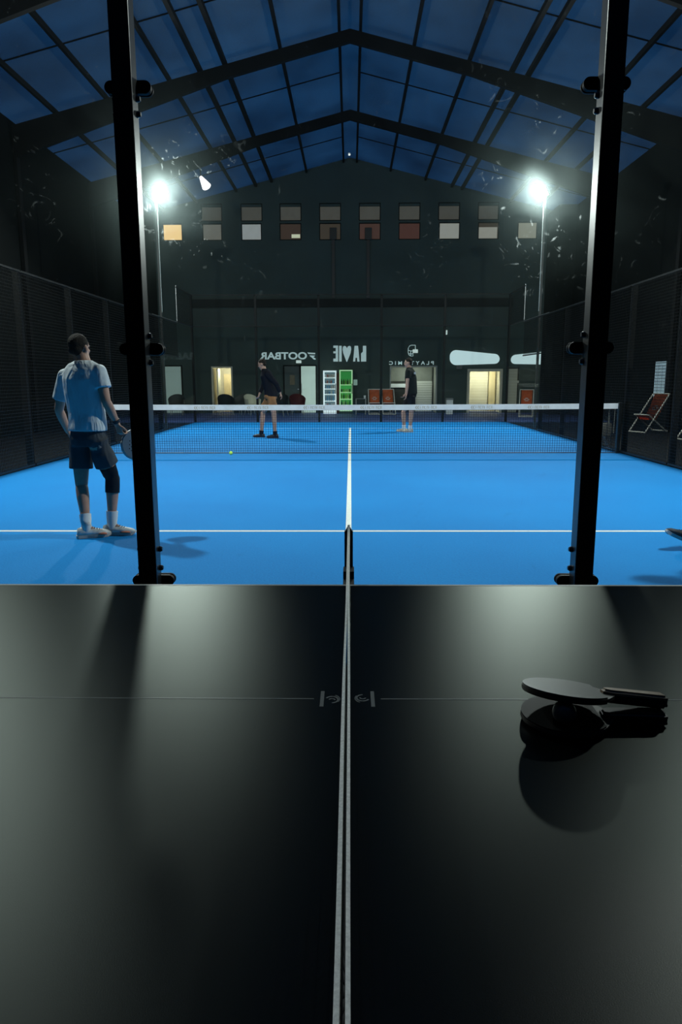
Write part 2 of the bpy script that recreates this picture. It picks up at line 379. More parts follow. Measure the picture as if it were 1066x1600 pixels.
for x in (-.26, .26, -1.72, 1.58, -3.1, 2.95, -3.72, 4.0, -4.5, 4.4, -6.1, 6.3, 7.3, -7.4):
    w = .05 if abs(x) in (3.1, 3.72, 4.4, 4.0) else .035
    bm = bmesh.new(); quadbox(bm, x-w, x+w, Y0, WY, roofz(x)-.13, roofz(x)-.01); obj('purlin', bm, M_beam, ceil)
bm = bmesh.new()
for y in (11.3, 16.6, 21.9, 27.3):
    for s in (-1, 1): prism(bm, [(s*.26, roofz(.26)-.03), (s*HW, roofz(HW)-.03), (s*HW, roofz(HW)-.005), (s*.26, roofz(.26)-.005)], y-.012, y+.012, lambda u, v, d: (u, d, v))
obj('sheet_joints', bm, M_beam, ceil)
names = {-2: 'behind the camera', 8.7: 'nearest the viewer, above the top of the picture', 14.0: 'over the net, seen only in the two top corners', 19.3: 'larger of the two seen whole, peak near the top edge', 24.6: 'farther of the two seen whole, next to the gable wall'}
for y in (8.7, 14.0, 19.3, 24.6):
    t = thing('roof_beam', 'black steel gable roof frame ' + names[y], 'roof beam', (0, y, 0), 'black gable roof frames')
    for s in (-1, 1):
        bm = bmesh.new()
        prism(bm, [(0, roofz(0)-.14), (s*(HW-.01), roofz(HW)-.14), (s*(HW-.01), 6.87), (s*3, 8.70), (0, 9.47)], y-.06, y+.06, lambda u, v, d: (u, d, v))
        obj('rafter', bm, M_beam, t)
        bm = bmesh.new(); quadbox(bm, min(s*(HW-.1), s*(HW-.01)), max(s*(HW-.1), s*(HW-.01)), y-.09, y+.09, -.011, 7.0); obj('column', bm, M_beam, t)
# ================================================================== THE COURT
def turf():
    m = bpy.data.materials.new('blue_court_turf'); m.use_nodes = True; nt = m.node_tree; b = nt.nodes['Principled BSDF']; L = nt.links
    tc = nt.nodes.new('ShaderNodeTexCoord')
    n = nt.nodes.new('ShaderNodeTexNoise'); n.inputs['Scale'].default_value = 60; n.inputs['Detail'].default_value = 6
    n2 = nt.nodes.new('ShaderNodeTexNoise'); n2.inputs['Scale'].default_value = .6; n2.inputs['Detail'].default_value = 3
    L.new(tc.outputs['Object'], n.inputs['Vector']); L.new(tc.outputs['Object'], n2.inputs['Vector'])
    r = nt.nodes.new('ShaderNodeValToRGB'); r.color_ramp.elements[0].position = .3; r.color_ramp.elements[0].color = (.0015, .17, .50, 1)
    r.color_ramp.elements[1].position = .75; r.color_ramp.elements[1].color = (.004, .255, .66, 1)
    mx = nt.nodes.new('ShaderNodeMix'); mx.data_type = 'FLOAT'; mx.inputs[0].default_value = .4
    L.new(n.outputs['Fac'], mx.inputs[2]); L.new(n2.outputs['Fac'], mx.inputs[3]); L.new(mx.outputs[0], r.inputs['Fac'])
    L.new(r.outputs['Color'], b.inputs['Base Color']); b.inputs['Roughness'].default_value = .85; b.inputs['Specular IOR Level'].default_value = .2
    bp = nt.nodes.new('ShaderNodeBump'); bp.inputs['Strength'].default_value = .3; bp.inputs['Distance'].default_value = .01
    L.new(n.outputs['Fac'], bp.inputs['Height']); L.new(bp.outputs['Normal'], b.inputs['Normal'])
    return m
M_rail = mat('black_rail', (.011, .012, .012), .4, spec=.35)
court = tag(obj('padel_court_turf', box(-5.02, 5.02, NEAR-.02, FAR+.0, -.011, 0), turf()), 'bright blue artificial turf court surface with white lines', 'court')
bm = bmesh.new()
lw = .026
quadbox(bm, -5, 5, FAR-16.95-lw, FAR-16.95+lw, 0, .002); quadbox(bm, -5, 5, FAR-3.05-lw*.4, FAR-3.05+lw*.4, 0, .002)
quadbox(bm, -lw, lw, FAR-16.95-.2, NETY, .0001, .0022); quadbox(bm, -lw, lw, NETY, FAR-3.05+.2, .0001, .0022)
obj('court_line', bm, mat('white_turf_line', (.78, .8, .74), .8, noise=.08, scale=30), court)
# enclosure --------------------------------------------------------------------
def post(x, y, z1, label, w=.04, group='black posts of the court enclosure', m=None):
    return tag(obj('enclosure_post', box(x-w, x+w, y-w, y+w, -.011, z1, .004), m or M_encl), label, 'post', group)
def pane_(x0, x1, y0, y1, z0, z1, label, m, group):
    return tag(obj('glass_panel', box(x0, x1, y0, y1, z0, z1), m), label, 'glass panel', group)
def meshpanel(p0, p1, z0, z1, label, group, step=.05, r=.0022, rail=None):
    """welded wire panel with its rim, as one thing"""
    p0 = Vector((*p0, 0)); p1 = Vector((*p1, 0)); d = (p1-p0); Lh = d.length; d.normalize(); n = Vector((-d.y, d.x, 0))
    ang = math.atan2(d.y, d.x); mtx = Matrix.Translation(p0) @ Matrix.Rotation(ang, 4, 'Z')
    t = thing('mesh_fence_panel', label, 'fence', (p0.x, p0.y, 0), group)
    bm = bmesh.new()
    k = int(round((z1-z0)/step))
    for i in range(1, k): z = z0+(z1-z0)*i/k; quadbox(bm, 0, Lh, -r, r, z-r, z+r, mtx)
    k = int(round(Lh/step))
    for i in range(1, k): x = Lh*i/k; quadbox(bm, x-r, x+r, r, 3*r, z0, z1, mtx)
    obj('wire_mesh', bm, M_wire, t)
    for q in ((0, Lh, z0, z0+.03), (0, Lh, z1-.03, z1)):
        bm = bmesh.new(); quadbox(bm, q[0], q[1], -.015, .015, q[2], q[3], mtx); obj('rail', bm, rail or M_rail, t)
    return t
ordn = ['first', 'second', 'third', 'fourth', 'fifth', 'sixth', 'seventh', 'eighth']
# far end
for i, x in enumerate((-5, -3, -1, 1, 3, 5)):
    xx = x + (.04 if x == 5 else -.04 if x == -5 else 0)
    post(xx, FAR+.07, 4.0, 'black post of the far glass wall, %s from the left' % ordn[i], .035)
for i in range(5):
    x = -5+2*i
    pane_(x+.01, x+1.99, FAR+.012, FAR+.024, .01, 2.99, 'clear far end glass panel, %s from the left' % ordn[i], M_glass, 'far end glass panels')
    meshpanel((x+.02, FAR+.018), (x+1.98, FAR+.018), 3.01, 4.0, 'low wire mesh panel above the far glass, %s from the left' % ordn[i], 'wire mesh above the glass', .05, .0011, M_encl)
for s, nm in ((-1, 'left'), (1, 'right')):
    X = s*5.02
    for i in range(2):
        y1 = FAR-2*i
        pane_(X-.006, X+.006, y1-1.99, y1-.01, .01, 2.99 if i == 0 else 2.0, '%s side glass panel, %s from the far corner' % (nm, ordn[i]), M_glass, 'side glass panels')
    meshpanel((X, FAR-1.98), (X, FAR-.02), 3.01, 4.0, 'raised wire mesh above the %s far corner glass' % nm, 'wire mesh above the glass')
    meshpanel((X, FAR-3.98), (X, FAR-2.02), 2.01, 3.0, 'wire mesh above the lower %s side glass' % nm, 'wire mesh above the glass')
    for i in range(6):
        y = FAR-4-2*i
        meshpanel((X, y-1.98), (X, y-.02), .02, 3.0, '%s side wire mesh fence panel, %s counted from the far side glass' % (nm, ordn[i]), 'side wire mesh fence', .05, .0032)
    for i in range(2, 10):
        y = FAR-2*i
        post(X+s*.06, y, 3.0, '%s side black fence post, %s from the far corner' % (nm, (ordn+['ninth', 'tenth'])[i-1]), .045)
    # pale strip added as the bright highlight on the step of the fence
    bm = bmesh.new(); quadbox(bm, X-.007, X+.007, FAR-1.976, FAR-1.962, 3.0, 4.03); quadbox(bm, X-.007, X+.007, FAR-4.6, FAR-1.976, 3.0012, 3.012); tag(obj('fence_highlight_strip', bm, mat('rail_highlight', (.5, .52, .52), .35, metal=.8)), 'pale strip standing for the rail highlight where the %s fence steps up' % nm, 'fence strip', 'fence highlight strips')
    for i in range(2):
        y0 = NEAR+2*i
        pane_(X-.006, X+.006, y0+.01, y0+1.99, .01, 2.99 if i == 0 else 2.0, '%s side glass panel, %s from the near corner' % (nm, ordn[i]), M_glass, 'side glass panels')
# near end: glass and the two big posts
for i, x in enumerate((-3, -1, 1)):
    pane_(GX+x+.004, GX+x+1.996, NEAR-.012, NEAR, .01, 2.99, ('smudged near glass panel left of the left post', 'wide smudged glass panel between the two near posts', 'smudged near glass panel right of the right post')[i], M_glass_near, 'near end glass panels')
M_clamp = mat('black_clamp', (.004, .004, .005), .6, spec=.15)
for s, nm in ((-1, 'left'), (1, 'right')):
    px = GX+s
    t = thing('near_post', 'tall black steel post in front of the glass, %s of the two beside the table' % nm, 'post', (px, NEAR-.075, 0), 'two near posts')
    obj('upright', box(px-.042, px+.042, NEAR-.12, NEAR-.036, -.011, 4.0, .005), M_post, t)
    for z, up, dn in ((.418, .07, .16), (1.487, .055, -.06), (2.558, -.055, -.115)):
        bm = bmesh.new()
        n = 16; L_, R_ = .098, .026
        poly = [(L_-R_+R_*math.cos(a), R_*math.sin(a)) for a in [-PI/2+PI*k/n for k in range(n+1)]] + [(-(L_-R_)+R_*math.cos(a), R_*math.sin(a)) for a in [PI/2+PI*k/n for k in range(n+1)]]
        prism(bm, poly, NEAR-.0355, NEAR-.0125, lambda u, v, d: (px+u, d, z+v))
        prism(bm, poly, NEAR+.0005, NEAR+.012, lambda u, v, d: (px+u, d, z+v))
        cl = soften(obj('glass_clamp', bm, M_clamp, t))
        for q in (up, dn):
            b2 = bmesh.new()
            tube(b2, [(px-.058, NEAR-.06, z+q), (px-.05, NEAR-.06, z+q), (px+.05, NEAR-.06, z+q), (px+.058, NEAR-.06, z+q)], [.009, .0135, .0135, .009], 12)
            soften(obj('bolt', b2, M_bolt, cl))
# padel net ---------------------------------------------------------------------
netx0, netx1 = -4.92, 4.92
t = thing('padel_net', 'long dark court net with white top band across the blue court', 'net', (0, NETY, 0))
bm = bmesh.new(); ZT = .80; st = .043; k = int((netx1-netx0)/st)
for i in range(k+1):
    x = netx0+(netx1-netx0)*i/k; quadbox(bm, x-.002, x+.002, NETY-.0018, NETY+.0018, .01, ZT)
kz = int(ZT/st)
for i in range(kz+1):
    z = .012+(ZT-.012)*i/kz; quadbox(bm, netx0, netx1, NETY-.0016, NETY+.0012, z-.002, z+.002)
obj('net_mesh', bm, mat('black_net_cord', (.006, .008, .014), .8), t)
bm = bmesh.new()
n = 24
for i in range(n):
    xa, xb = netx0+(netx1-netx0)*i/n, netx0+(netx1-netx0)*(i+1)/n
    zz = lambda x: .897+.018*(abs(x)/5)**2
    vs = [bm.verts.new(p) for p in ((xa, NETY-.006, zz(xa)-.098), (xb, NETY-.006, zz(xb)-.098), (xb, NETY-.006, zz(xb)), (xa, NETY-.006, zz(xa)),
                                    (xa, NETY+.006, zz(xa)-.098), (xb, NETY+.006, zz(xb)-.098), (xb, NETY+.006, zz(xb)), (xa, NETY+.006, zz(xa)))]
    for f in ((0, 1, 2, 3), (5, 4, 7, 6), (3, 2, 6, 7), (1, 0, 4, 5)): bm.faces.new([vs[i] for i in f])
    if i == 0: bm.faces.new([vs[j] for j in (0, 3, 7, 4)])
    if i == n-1: bm.faces.new([vs[j] for j in (1, 5, 6, 2)])
bmesh.ops.remove_doubles(bm, verts=bm.verts[:], dist=.0001)
band = obj('top_band', bm, M_band, t)
for cpx in (320, 403, 491, 580, 666, 753, 842):
    bm = bmesh.new()
    x = at(cpx, 637, NETY-.01).x; zc = .847; y = NETY-.0065
    for q in (-.2, -.165):   # two chevrons then a run of narrow letters
        for sg in (-1, 1): prism(bm, [(x+q, zc), (x+q+.02, zc+sg*.028), (x+q+.036, zc+sg*.028), (x+q+.014, zc)], y, y-.001, lambda u, v, d: (u, d, v))
    for j, w in enumerate((.012, .03, .026, .03, .012, .028, .03, .022)):
        xx = x-.11+j*.04
        quadbox(bm, xx, xx+.007, y-.001, y, zc-.024, zc+.024)
        if w > .02:
            quadbox(bm, xx+.007, xx+w, y-.001, y, zc+.017, zc+.024)
            if j % 2: quadbox(bm, xx+w-.007, xx+w, y-.001, y, zc-.024, zc+.017)
            else: quadbox(bm, xx+.007, xx+w, y-.001, y, zc-.024, zc-.017)
    obj('band_print', bm, mat('dull_gold_print', (.34, .29, .20), .7), band)
bm = bmesh.new(); tube(bm, [(netx0, NETY, .012), (netx1, NETY, .012)], .008, 8); obj('bottom_cord', bm, M_black, t)
for s in (-1, 1):
    x = s*4.96
    tag(obj('net_post', box(x-.035 if s > 0 else x-.03, x+.03, NETY-.04, NETY+.04, 0, .93, .006), M_post), 'short black post holding the %s end of the court net' % ('right' if s > 0 else 'left'), 'net post', 'court net posts')
# floodlights --------------------------------------------------------------------
M_pole = mat('dark_lamp_pole', (.03, .036, .034), .3, spec=.8)
M_led = mat('led_panel', (1, 1, 1), .4, emit=(.93, 1, .97), estr=300)
def flood(x, y, z, label, power):
    s = 1 if x > 0 else -1
    t = thing('floodlight_mast', label, 'floodlight', (x+s*.13, y, 0), 'court floodlight masts')
    bm = bmesh.new(); quadbox(bm, x+s*.13-.03, x+s*.13+.03, y-.03, y+.03, 0, z+.1); obj('pole', bm, M_pole, t)
    yaim = 1 if y < NETY else -1
    bm = bmesh.new(); tube(bm, [(x+s*.13-s*.038, y-.034, 3.2), (x+s*.13-s*.038, y-.034, z-.1)], .009, 8); obj('pole_glint_strip', bm, mat('pole_glint_strip', (.5, .55, .52), .4), t)  # pale tube added as the bright glint along the pole
    aim = Vector((-s*3.4, yaim*3.6, -6.2)).normalized()
    sx, sy_, dz = frame_of(aim)
    M = Matrix((sx, sy_, -aim)).transposed().to_4x4(); M.translation = Vector((x, y, z))
    bm = bmesh.new(); quadbox(bm, -.2, .2, -.15, .15, .0, .07, M)
    for k in range(7): quadbox(bm, -.18+k*.058, -.172+k*.058, -.13, .13, .07, .11, M)
    h = obj('lamp_head', bm, M_black, t)
    bm = bmesh.new(); quadbox(bm, -.18, .18, -.13, .13, -.004, 0, M); obj('led_panel', bm, M_led, h)
    bm = bmesh.new(); tube(bm, [(x+s*.13, y, z), (x, y, z+.06)], .02, 8); obj('bracket', bm, M_pole, t)
    l = lamp('flood_light', M @ Vector((0, 0, -.012)), M.to_euler(), .34, .25, power, (.93, 1, .97))
    return t
PW = 470
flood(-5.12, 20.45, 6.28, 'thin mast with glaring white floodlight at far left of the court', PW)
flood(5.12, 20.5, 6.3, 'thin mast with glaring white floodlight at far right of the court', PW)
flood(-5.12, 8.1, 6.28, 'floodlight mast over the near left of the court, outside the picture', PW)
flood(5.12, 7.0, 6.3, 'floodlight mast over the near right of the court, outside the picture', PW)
# slim dark ducts on the far wall
for pxx, nm in ((521, 'left'), (575.5, 'right')):
    p = at(pxx, 400, WY-.06)
    t = thing('wall_duct', 'slim black duct with boxed head on the far wall, %s of the pair' % nm, 'duct', (p.x, WY, at(pxx, 466, WY).z), 'slim black wall ducts')
    zt = at(pxx, 357, WY).z
    obj('pipe', box(p.x-.06, p.x+.06, WY-.11, WY-.001, at(pxx, 466, WY).z, zt-.45), M_black, t)
    obj('head', box(p.x-.14, p.x+.14, WY-.2, WY-.001, zt-.45, zt, .01), M_black, t)
struct(obj('trim_1', box(at(300, 466, WY).x, at(800, 466, WY).x, WY-.12, WY-.0005, at(546, 480, WY).z, at(546, 467, WY).z), mat('dark_wall_band', (.012, .017, .016), .7)))  # dark band set across the far wall
# small lit fixtures
p = at(319, 287, 24.4)
t = thing('spotlight', 'small pinkish white spotlight under the left roof slope', 'spotlight', p)
bm = bmesh.new(); tube(bm, [p+Vector((-.1, .0, .2)), p+Vector((.1, -.12, -.12))], [.05, .15], 12); soften(obj('shade', bm, mat('lit_lens', (.8, .75, .75), .4, emit=(1, .88, .88), estr=2.2), t))
bm = bmesh.new(); tube(bm, [p+Vector((-.1, 0, .2)), p+Vector((-.12, .05, .9))], .02, 8); obj('stem', bm, M_black, t)
p = at(546, 241, 29.8)
bm = bmesh.new(); ball(bm, p, .05, 10); tag(obj('small_ridge_lamp', bm, mat('tiny_lamp', (1, 1, .9), .4, emit=(1, 1, .9), estr=3)), 'tiny white lamp at the peak of the far gable wall', 'lamp')
# ================================================================== LETTERING AND FITTINGS ON THE FAR WALL
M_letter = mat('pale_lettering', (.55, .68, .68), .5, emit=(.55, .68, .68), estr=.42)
yl = WY-.001
def W(px, py): p = at(px, py, WY); return (p.x, p.z)
a = W(395+62/5.61, 535+150/5.61); b = W(395+475/5.61, 535+85/5.61)
bm = text_mesh('OOTBAR', a[0], b[0], a[1], b[1], yl, True, .03)
def zp(poly, ox, oy, sc): return [W(ox+u/sc, oy+v/sc) for u, v in poly]
for poly in ([(478, 88), (548, 92), (548, 104), (490, 102)], [(496, 114), (548, 116), (535, 128), (508, 126)], [(510, 126), (530, 128), (552, 142), (552, 152), (535, 150)]):
    prism(bm, zp(poly, 395, 535, 5.61), yl-.01, yl, lambda u, v, d: (u, d, v))
tag(obj('wall_lettering', bm, M_letter), 'pale mirrored lettering FOOTBAR on the dark far wall', 'lettering')
bm = bmesh.new()
def P5(poly): prism(bm, zp(poly, 395, 535, 5.61), yl-.012, yl, lambda u, v, d: (u, d, v))
P5([(728, 28), (748, 28), (748, 168), (728, 168)])
for y0, y1 in ((28, 48), (78, 96), (142, 168)): P5([(707, y0), (728, y0), (728, y1), (707, y1)])
P5([(757, 30), (780, 30), (780, 168), (757, 168)])
P5([(826, 52), (834, 36), (850, 30), (861, 38), (864, 60), (858, 95), (828, 170), (822, 170), (794, 95), (788, 60), (792, 38), (804, 30), (818, 36)])
P5([(880, 168), (893, 30), (924, 30), (937, 168), (917, 168), (914, 135), (901, 135), (899, 168)])
P5([(966, 30), (995, 30), (995, 168), (966, 168)]); P5([(950, 96), (966, 82), (966, 168), (950, 168)])
tag(obj('wall_lettering', bm, M_letter), 'tall bold mirrored lettering LA VIE above the drinks fridges', 'lettering')
a = W(595+140/10.66, 530+428/10.66); b = W(595+885/10.66, 530+364/10.66)
bm = text_mesh('P L A Y T O M I C', a[0], b[0], a[1], b[1], yl, True, .02)
tag(obj('wall_lettering', bm, M_letter), 'small widely spaced mirrored lettering over the kiosk window', 'lettering')
bm = bmesh.new()
def stroke(pts, w=.032):
    pts = [Vector((p[0], yl-.006, p[1])) for p in zp(pts, 595, 530, 10.66)]
    tube(bm, pts, w*.5, 6)
stroke([(578, 100), (510, 100), (480, 115), (460, 150), (458, 230), (475, 265), (500, 280), (540, 280), (540, 215), (560, 195), (578, 185), (578, 100)])
stroke([(460, 185), (500, 195), (545, 195)]); stroke([(460, 238), (500, 245), (540, 245)]); stroke([(500, 195), (500, 280)])
tag(obj('wall_emblem', bm, M_letter), 'pale line emblem shaped like a racket above the kiosk', 'emblem')
def rounded(px0, px1, top0, bot0, top1, bot1, n=8):
    """tapered pill in photograph pixels"""
    pts = []
    r0, r1 = (bot0-top0)*.42, (bot1-top1)*.5
    for cx, cy, r, a0 in ((px0+r0, top0+r0, r0, PI), (px1-r1, top1+r1, r1, 1.5*PI), (px1-r1, bot1-r1, r1, 0), (px0+r0, bot0-r0, r0, .5*PI)):
        for k in range(n+1):
            a_ = a0+PI/2*k/n; pts.append((cx+r*math.cos(a_), cy+r*math.sin(a_)))
    return pts
M_pill = mat('pale_blue_emissive_sign', (.62, .76, .78), .5, emit=(.62, .78, .80), estr=.72)  # pale sign colour with even emission
bm = bmesh.new(); prism(bm, [W(u, v) for u, v in rounded(703, 780.5, 547, 570.5, 553, 568.5)], yl-.05, yl, lambda u, v, d: (u, d, v))
tag(obj('wall_sign', bm, M_pill), 'blank pale blue tapered sign board over the cream doorway', 'sign', 'pale tapered signs')
bm = bmesh.new(); prism(bm, [(2*W(845, 555)[0]-u, v) for u, v in [W(u, v) for u, v in rounded(812, 891, 547, 570, 554, 568.5)]], yl-.05, yl, lambda u, v, d: (u, d, v))
tag(obj('wall_sign', bm, M_pill), 'blank pale tapered sign board, the one cut off by the right fence', 'sign', 'pale tapered signs')
def wallbox(name, px0, px1, py0, py1, m, label, cat, dep=.08):
    a, b = W(px0, py1), W(px1, py0)
    return tag(obj(name, box(a[0], b[0], WY-dep, WY+.003, a[1], b[1], .008), m), label, cat)
M_em = mat('white_lit_box', (.8, .85, .8), .5, emit=(.8, .9, .85), estr=.5)
wallbox('emergency_light', 463, 471, 563, 567.5, M_em, 'small white emergency light under the mirrored FOOTBAR lettering', 'emergency light')
wallbox('emergency_light', 645, 653, 546, 551.5, M_em, 'small white emergency light beside the racket emblem', 'emergency light')
wallbox('wall_box', 695.5, 699, 516, 523, M_em, 'tiny white box high on the wall above the kiosk', 'wall box')
wallbox('card_reader', 552.5, 558.5, 593, 602, mat('pale_green_box', (.4, .55, .48), .5, emit=(.4, .6, .5), estr=.3), 'small pale box on the wall right of the green fridge', 'wall box')
wallbox('wall_speaker', 713, 722, 571, 577, mat('grey_box', (.12, .12, .11), .5), 'small grey device under the large pale sign', 'speaker')
# ================================================================== DRINKS FRIDGES
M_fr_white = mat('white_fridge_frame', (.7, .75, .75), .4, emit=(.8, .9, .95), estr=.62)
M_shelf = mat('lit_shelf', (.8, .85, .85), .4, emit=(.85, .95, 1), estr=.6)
M_fin_w = mat('fridge_inside', (.06, .09, .1), .6, emit=(.3, .5, .6), estr=.03)
M_fin_g = mat('green_lit_inside', (.03, .2, .05), .6, emit=(.05, .33, .08), estr=.6)
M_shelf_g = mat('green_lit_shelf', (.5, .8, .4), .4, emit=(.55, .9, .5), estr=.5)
def fridge(px0, px1, pyt, label, frame, inside, shelf, shelves, bots, gl):
    a, b = at(px0, 600, 29.2), at(px1, 600, 29.2); z1 = at(px0, pyt, 29.2).z
    x0, x1 = a.x, b.x; y0, y1 = 29.2, 29.85
    t = thing('drinks_fridge', label, 'fridge', ((x0+x1)/2, (y0+y1)/2, 0), 'drinks fridges by the far wall')
    bm = bmesh.new()
    quadbox(bm, x0, x0+.04, y0+.03, y1, 0, z1); quadbox(bm, x1-.04, x1, y0+.03, y1, 0, z1)
    quadbox(bm, x0+.04, x1-.04, y1-.04, y1, 0, z1); quadbox(bm, x0+.04, x1-.04, y0+.03, y1-.04, z1-.06, z1); quadbox(bm, x0+.04, x1-.04, y0+.03, y1-.04, 0, .12)
    obj('cabinet', bm, frame if inside is M_fin_w else mat('dark_green_cabinet', (.02, .06, .03), .5), t)
    bm = bmesh.new(); quadbox(bm, x0+.04, x1-.04, y1-.06, y1-.041, .12, z1-.06); obj('back_liner', bm, inside, t)
    zs = [at(px0, s_, 29.2).z for s_ in shelves]
    for z in zs:
        bm = bmesh.new(); quadbox(bm, x0+.045, x1-.045, y0+.06, y1-.065, z-.018, z+.018); obj('shelf', bm, shelf, t)
    bm = bmesh.new(); w = .045
    for q in ((x0, x0+w, 0.1, z1), (x1-w, x1, .1, z1), (x0+w, x1-w, .1, .1+w), (x0+w, x1-w, z1-w, z1)): quadbox(bm, q[0], q[1], y0, y0+.03, q[2], q[3])
    dr = obj('door', bm, frame, t)
    bm = bmesh.new(); quadbox(bm, x0+w, x1-w, y0+.01, y0+.016, .1+w, z1-w); obj('door_glass', bm, gl, dr)
    bm = bmesh.new(); quadbox(bm, x1-.035, x1-.01, y0-.03, y0, .8, 1.2); obj('handle', bm, M_black, dr)
    return x0, x1, zs, z1
gl_clear = M_glass
f1 = fridge(505, 525.5, 579, 'tall white framed drinks fridge, its shelves full of bottles', M_fr_white, M_fin_w, M_shelf, (590.5, 600, 608, 616.5, 627, 636), None, gl_clear)
f2 = fridge(530.5, 551, 578, 'tall green lit drinks fridge right of the white one', M_shelf_g, M_fin_g, M_shelf_g, (601.5, 613.5, 624, 635), None, gl_clear)
def bottle_proto(kind):
    bm = bmesh.new()
    prof = {'bottle': [(.028, 0), (.031, .01), (.031, .13), (.014, .18), (.012, .22), (.014, .225)],
            'can': [(.026, 0), (.031, .008), (.031, .115), (.026, .125)]}[kind]
    lathe(bm, prof, 10)
    me = bpy.data.meshes.new(kind); bmesh.ops.recalc_face_normals(bm, faces=bm.faces[:]); bm.to_mesh(me); bm.free()
    for p in me.polygons: p.use_smooth = True
    return me
cols_w = [(.35, .3, .25), (.15, .2, .25), (.5, .5, .5), (.3, .1, .08), (.1, .25, .4), (.4, .42, .4)]
cols_g = [(.3, .6, .1), (.05, .25, .05), (.6, .7, .3), (.1, .12, .05)]
def fill(fr, cols, where, maxh):
    x0, x1, zs, z1 = fr
    proto = {}
    for si, z in enumerate(zs):
        top = z1-.06 if si == 0 else zs[si-1]-.02
        kind = 'bottle' if top-z > .245 and si not in (1,) else 'can'
        if top-z < .14: continue
        lab = '%s standing on the %s shelf from the top of the %s' % ('bottle' if kind == 'bottle' else 'drinks can', ordn[si], where)
        x = x0+.09
        while x < x1-.08:
            ci = random.randrange(len(cols)); key = (kind, ci)
            if key not in proto:
                me = bottle_proto(kind); me.materials.append(mat('drink_%s_%d' % (where.split()[0], ci), cols[ci], .25)); proto[key] = me
            o = bpy.data.objects.new('drink_bottle' if kind == 'bottle' else 'drink_can', proto[key]); C.objects.link(o)
            o.location = (x, 29.34, z+.0185); tag(o, lab, 'bottle' if kind == 'bottle' else 'can', 'drinks on the %s shelf of the %s' % (ordn[si], where))
            x += .075+random.random()*.012
fill(f1, cols_w, 'white fridge', .2); fill(f2, cols_g, 'green lit fridge', .2)
a = at(525.8, 600, 29.5); b = at(530.2, 600, 29.5)
tag(obj('narrow_cabinet', box(a.x, b.x, 29.45, 29.85, 0, at(527, 583, 29.5).z, .005), mat('brown_cabinet', (.10, .045, .03), .6, noise=.2)), 'narrow red brown cabinet squeezed between the two fridges', 'cabinet')
# ================================================================== CHAIRS BY THE WALLS
M_woodp = mat('pale_wood', (.62, .60, .52), .5, noise=.12, scale=12)
M_sling = mat('rust_orange_canvas', (.75, .17, .055), .8, noise=.15, scale=9, bump=.1, bscale=60)
M_logo = mat('white_canvas_print', (.8, .75, .68), .8)
def deckchair(loc, rotz, label, proto=[None]):
    if proto[0] is not None: return dup(proto[0], loc, rotz, label)
    t = thing('deck_chair', label, 'deck chair', (0, 0, 0), 'rust orange deck chairs')
    w = .245
    for s in (-1, 1):     # long rail: from the front foot up to the head
        bm = bmesh.new(); tube(bm, [(s*w, -.42, .02), (s*w, .42, .98)], .017, 8); obj('rail', bm, M_woodp, t, world=False)
        bm = bmesh.new(); tube(bm, [(s*(w-.04), .46, .02), (s*(w-.04), -.28, .46)], .017, 8); obj('leg', bm, M_woodp, t, world=False)
    bm = bmesh.new()
    for y, z in ((-.42, .025), (.42, .98), (.46, .03), (-.28, .46)): tube(bm, [(-w, y, z), (w, y, z)], .016, 8)
    obj('crossbar', bm, M_woodp, t, world=False)
    bm = bmesh.new(); pr = [(-.28, .47), (-.14, .33), (.02, .34), (.18, .52), (.32, .76), (.42, .99)]
    for q in (0, .006):
        pass
    R = [[bm.verts.new((x, y, z-.0)) for y, z in pr] for x in (-.2, -.1, .1, .2)]
    for a_, b_ in zip(R, R[1:]):
        for k in range(len(pr)-1): bm.faces.new((a_[k], b_[k], b_[k+1], a_[k+1]))
    bmesh.ops.solidify(bm, geom=bm.faces[:], thickness=.006)
    sl = obj('canvas_sling', bm, M_sling, t, world=False, smooth=True)
    bm = bmesh.new()
    for x0, x1, k in ((-.06, .06, 0), (-.1, -.03, 1), (.03, .1, 1), (-.05, .05, 2)):
        y0, z0 = .205+.03*k, .565+.045*k
        bm.faces.new([bm.verts.new(p) for p in ((x0, y0-.022, z0), (x1, y0-.022, z0), (x1, y0-.004, z0+.03), (x0, y0-.004, z0+.03))])
    bmesh.ops.solidify(bm, geom=bm.faces[:], thickness=.002)
    obj('print', bm, M_logo, sl, world=False)
    proto[0] = t; t.location = loc; t.rotation_euler = (0, 0, rotz); return t
def gx(px, D, py=645): return at(px, py, D).x
deckchair((gx(585.5, 28.7), 28.7, -.011), 0, 'rust orange deck chair right of the green fridge, left of the pair')
deckchair((gx(607, 28.7), 28.7, -.011), .05, 'rust orange deck chair beside the kiosk, right of the pair')
deckchair((gx(822, 26.6), 26.6, -.011), -.25, 'rust orange deck chair seen through the right side glass')
deckchair((7.75, 18.75, -.011), -1.05, 'rust orange deck chair with pale frame below the pale timetable')
deckchair((7.9, 16.3, -.011), -1.2, 'rust orange deck chair cut off by the right edge of the picture')
M_chairs = {'black': mat('black_seat', (.02, .024, .026), .7), 'maroon': mat('maroon_seat', (.07, .012, .014), .7), 'grey': mat('grey_seat', (.07, .075, .07), .7), 'cream': mat('cream_cane', (.55, .53, .4), .6)}
M_leg = mat('pale_chair_leg', (.35, .36, .33), .5)
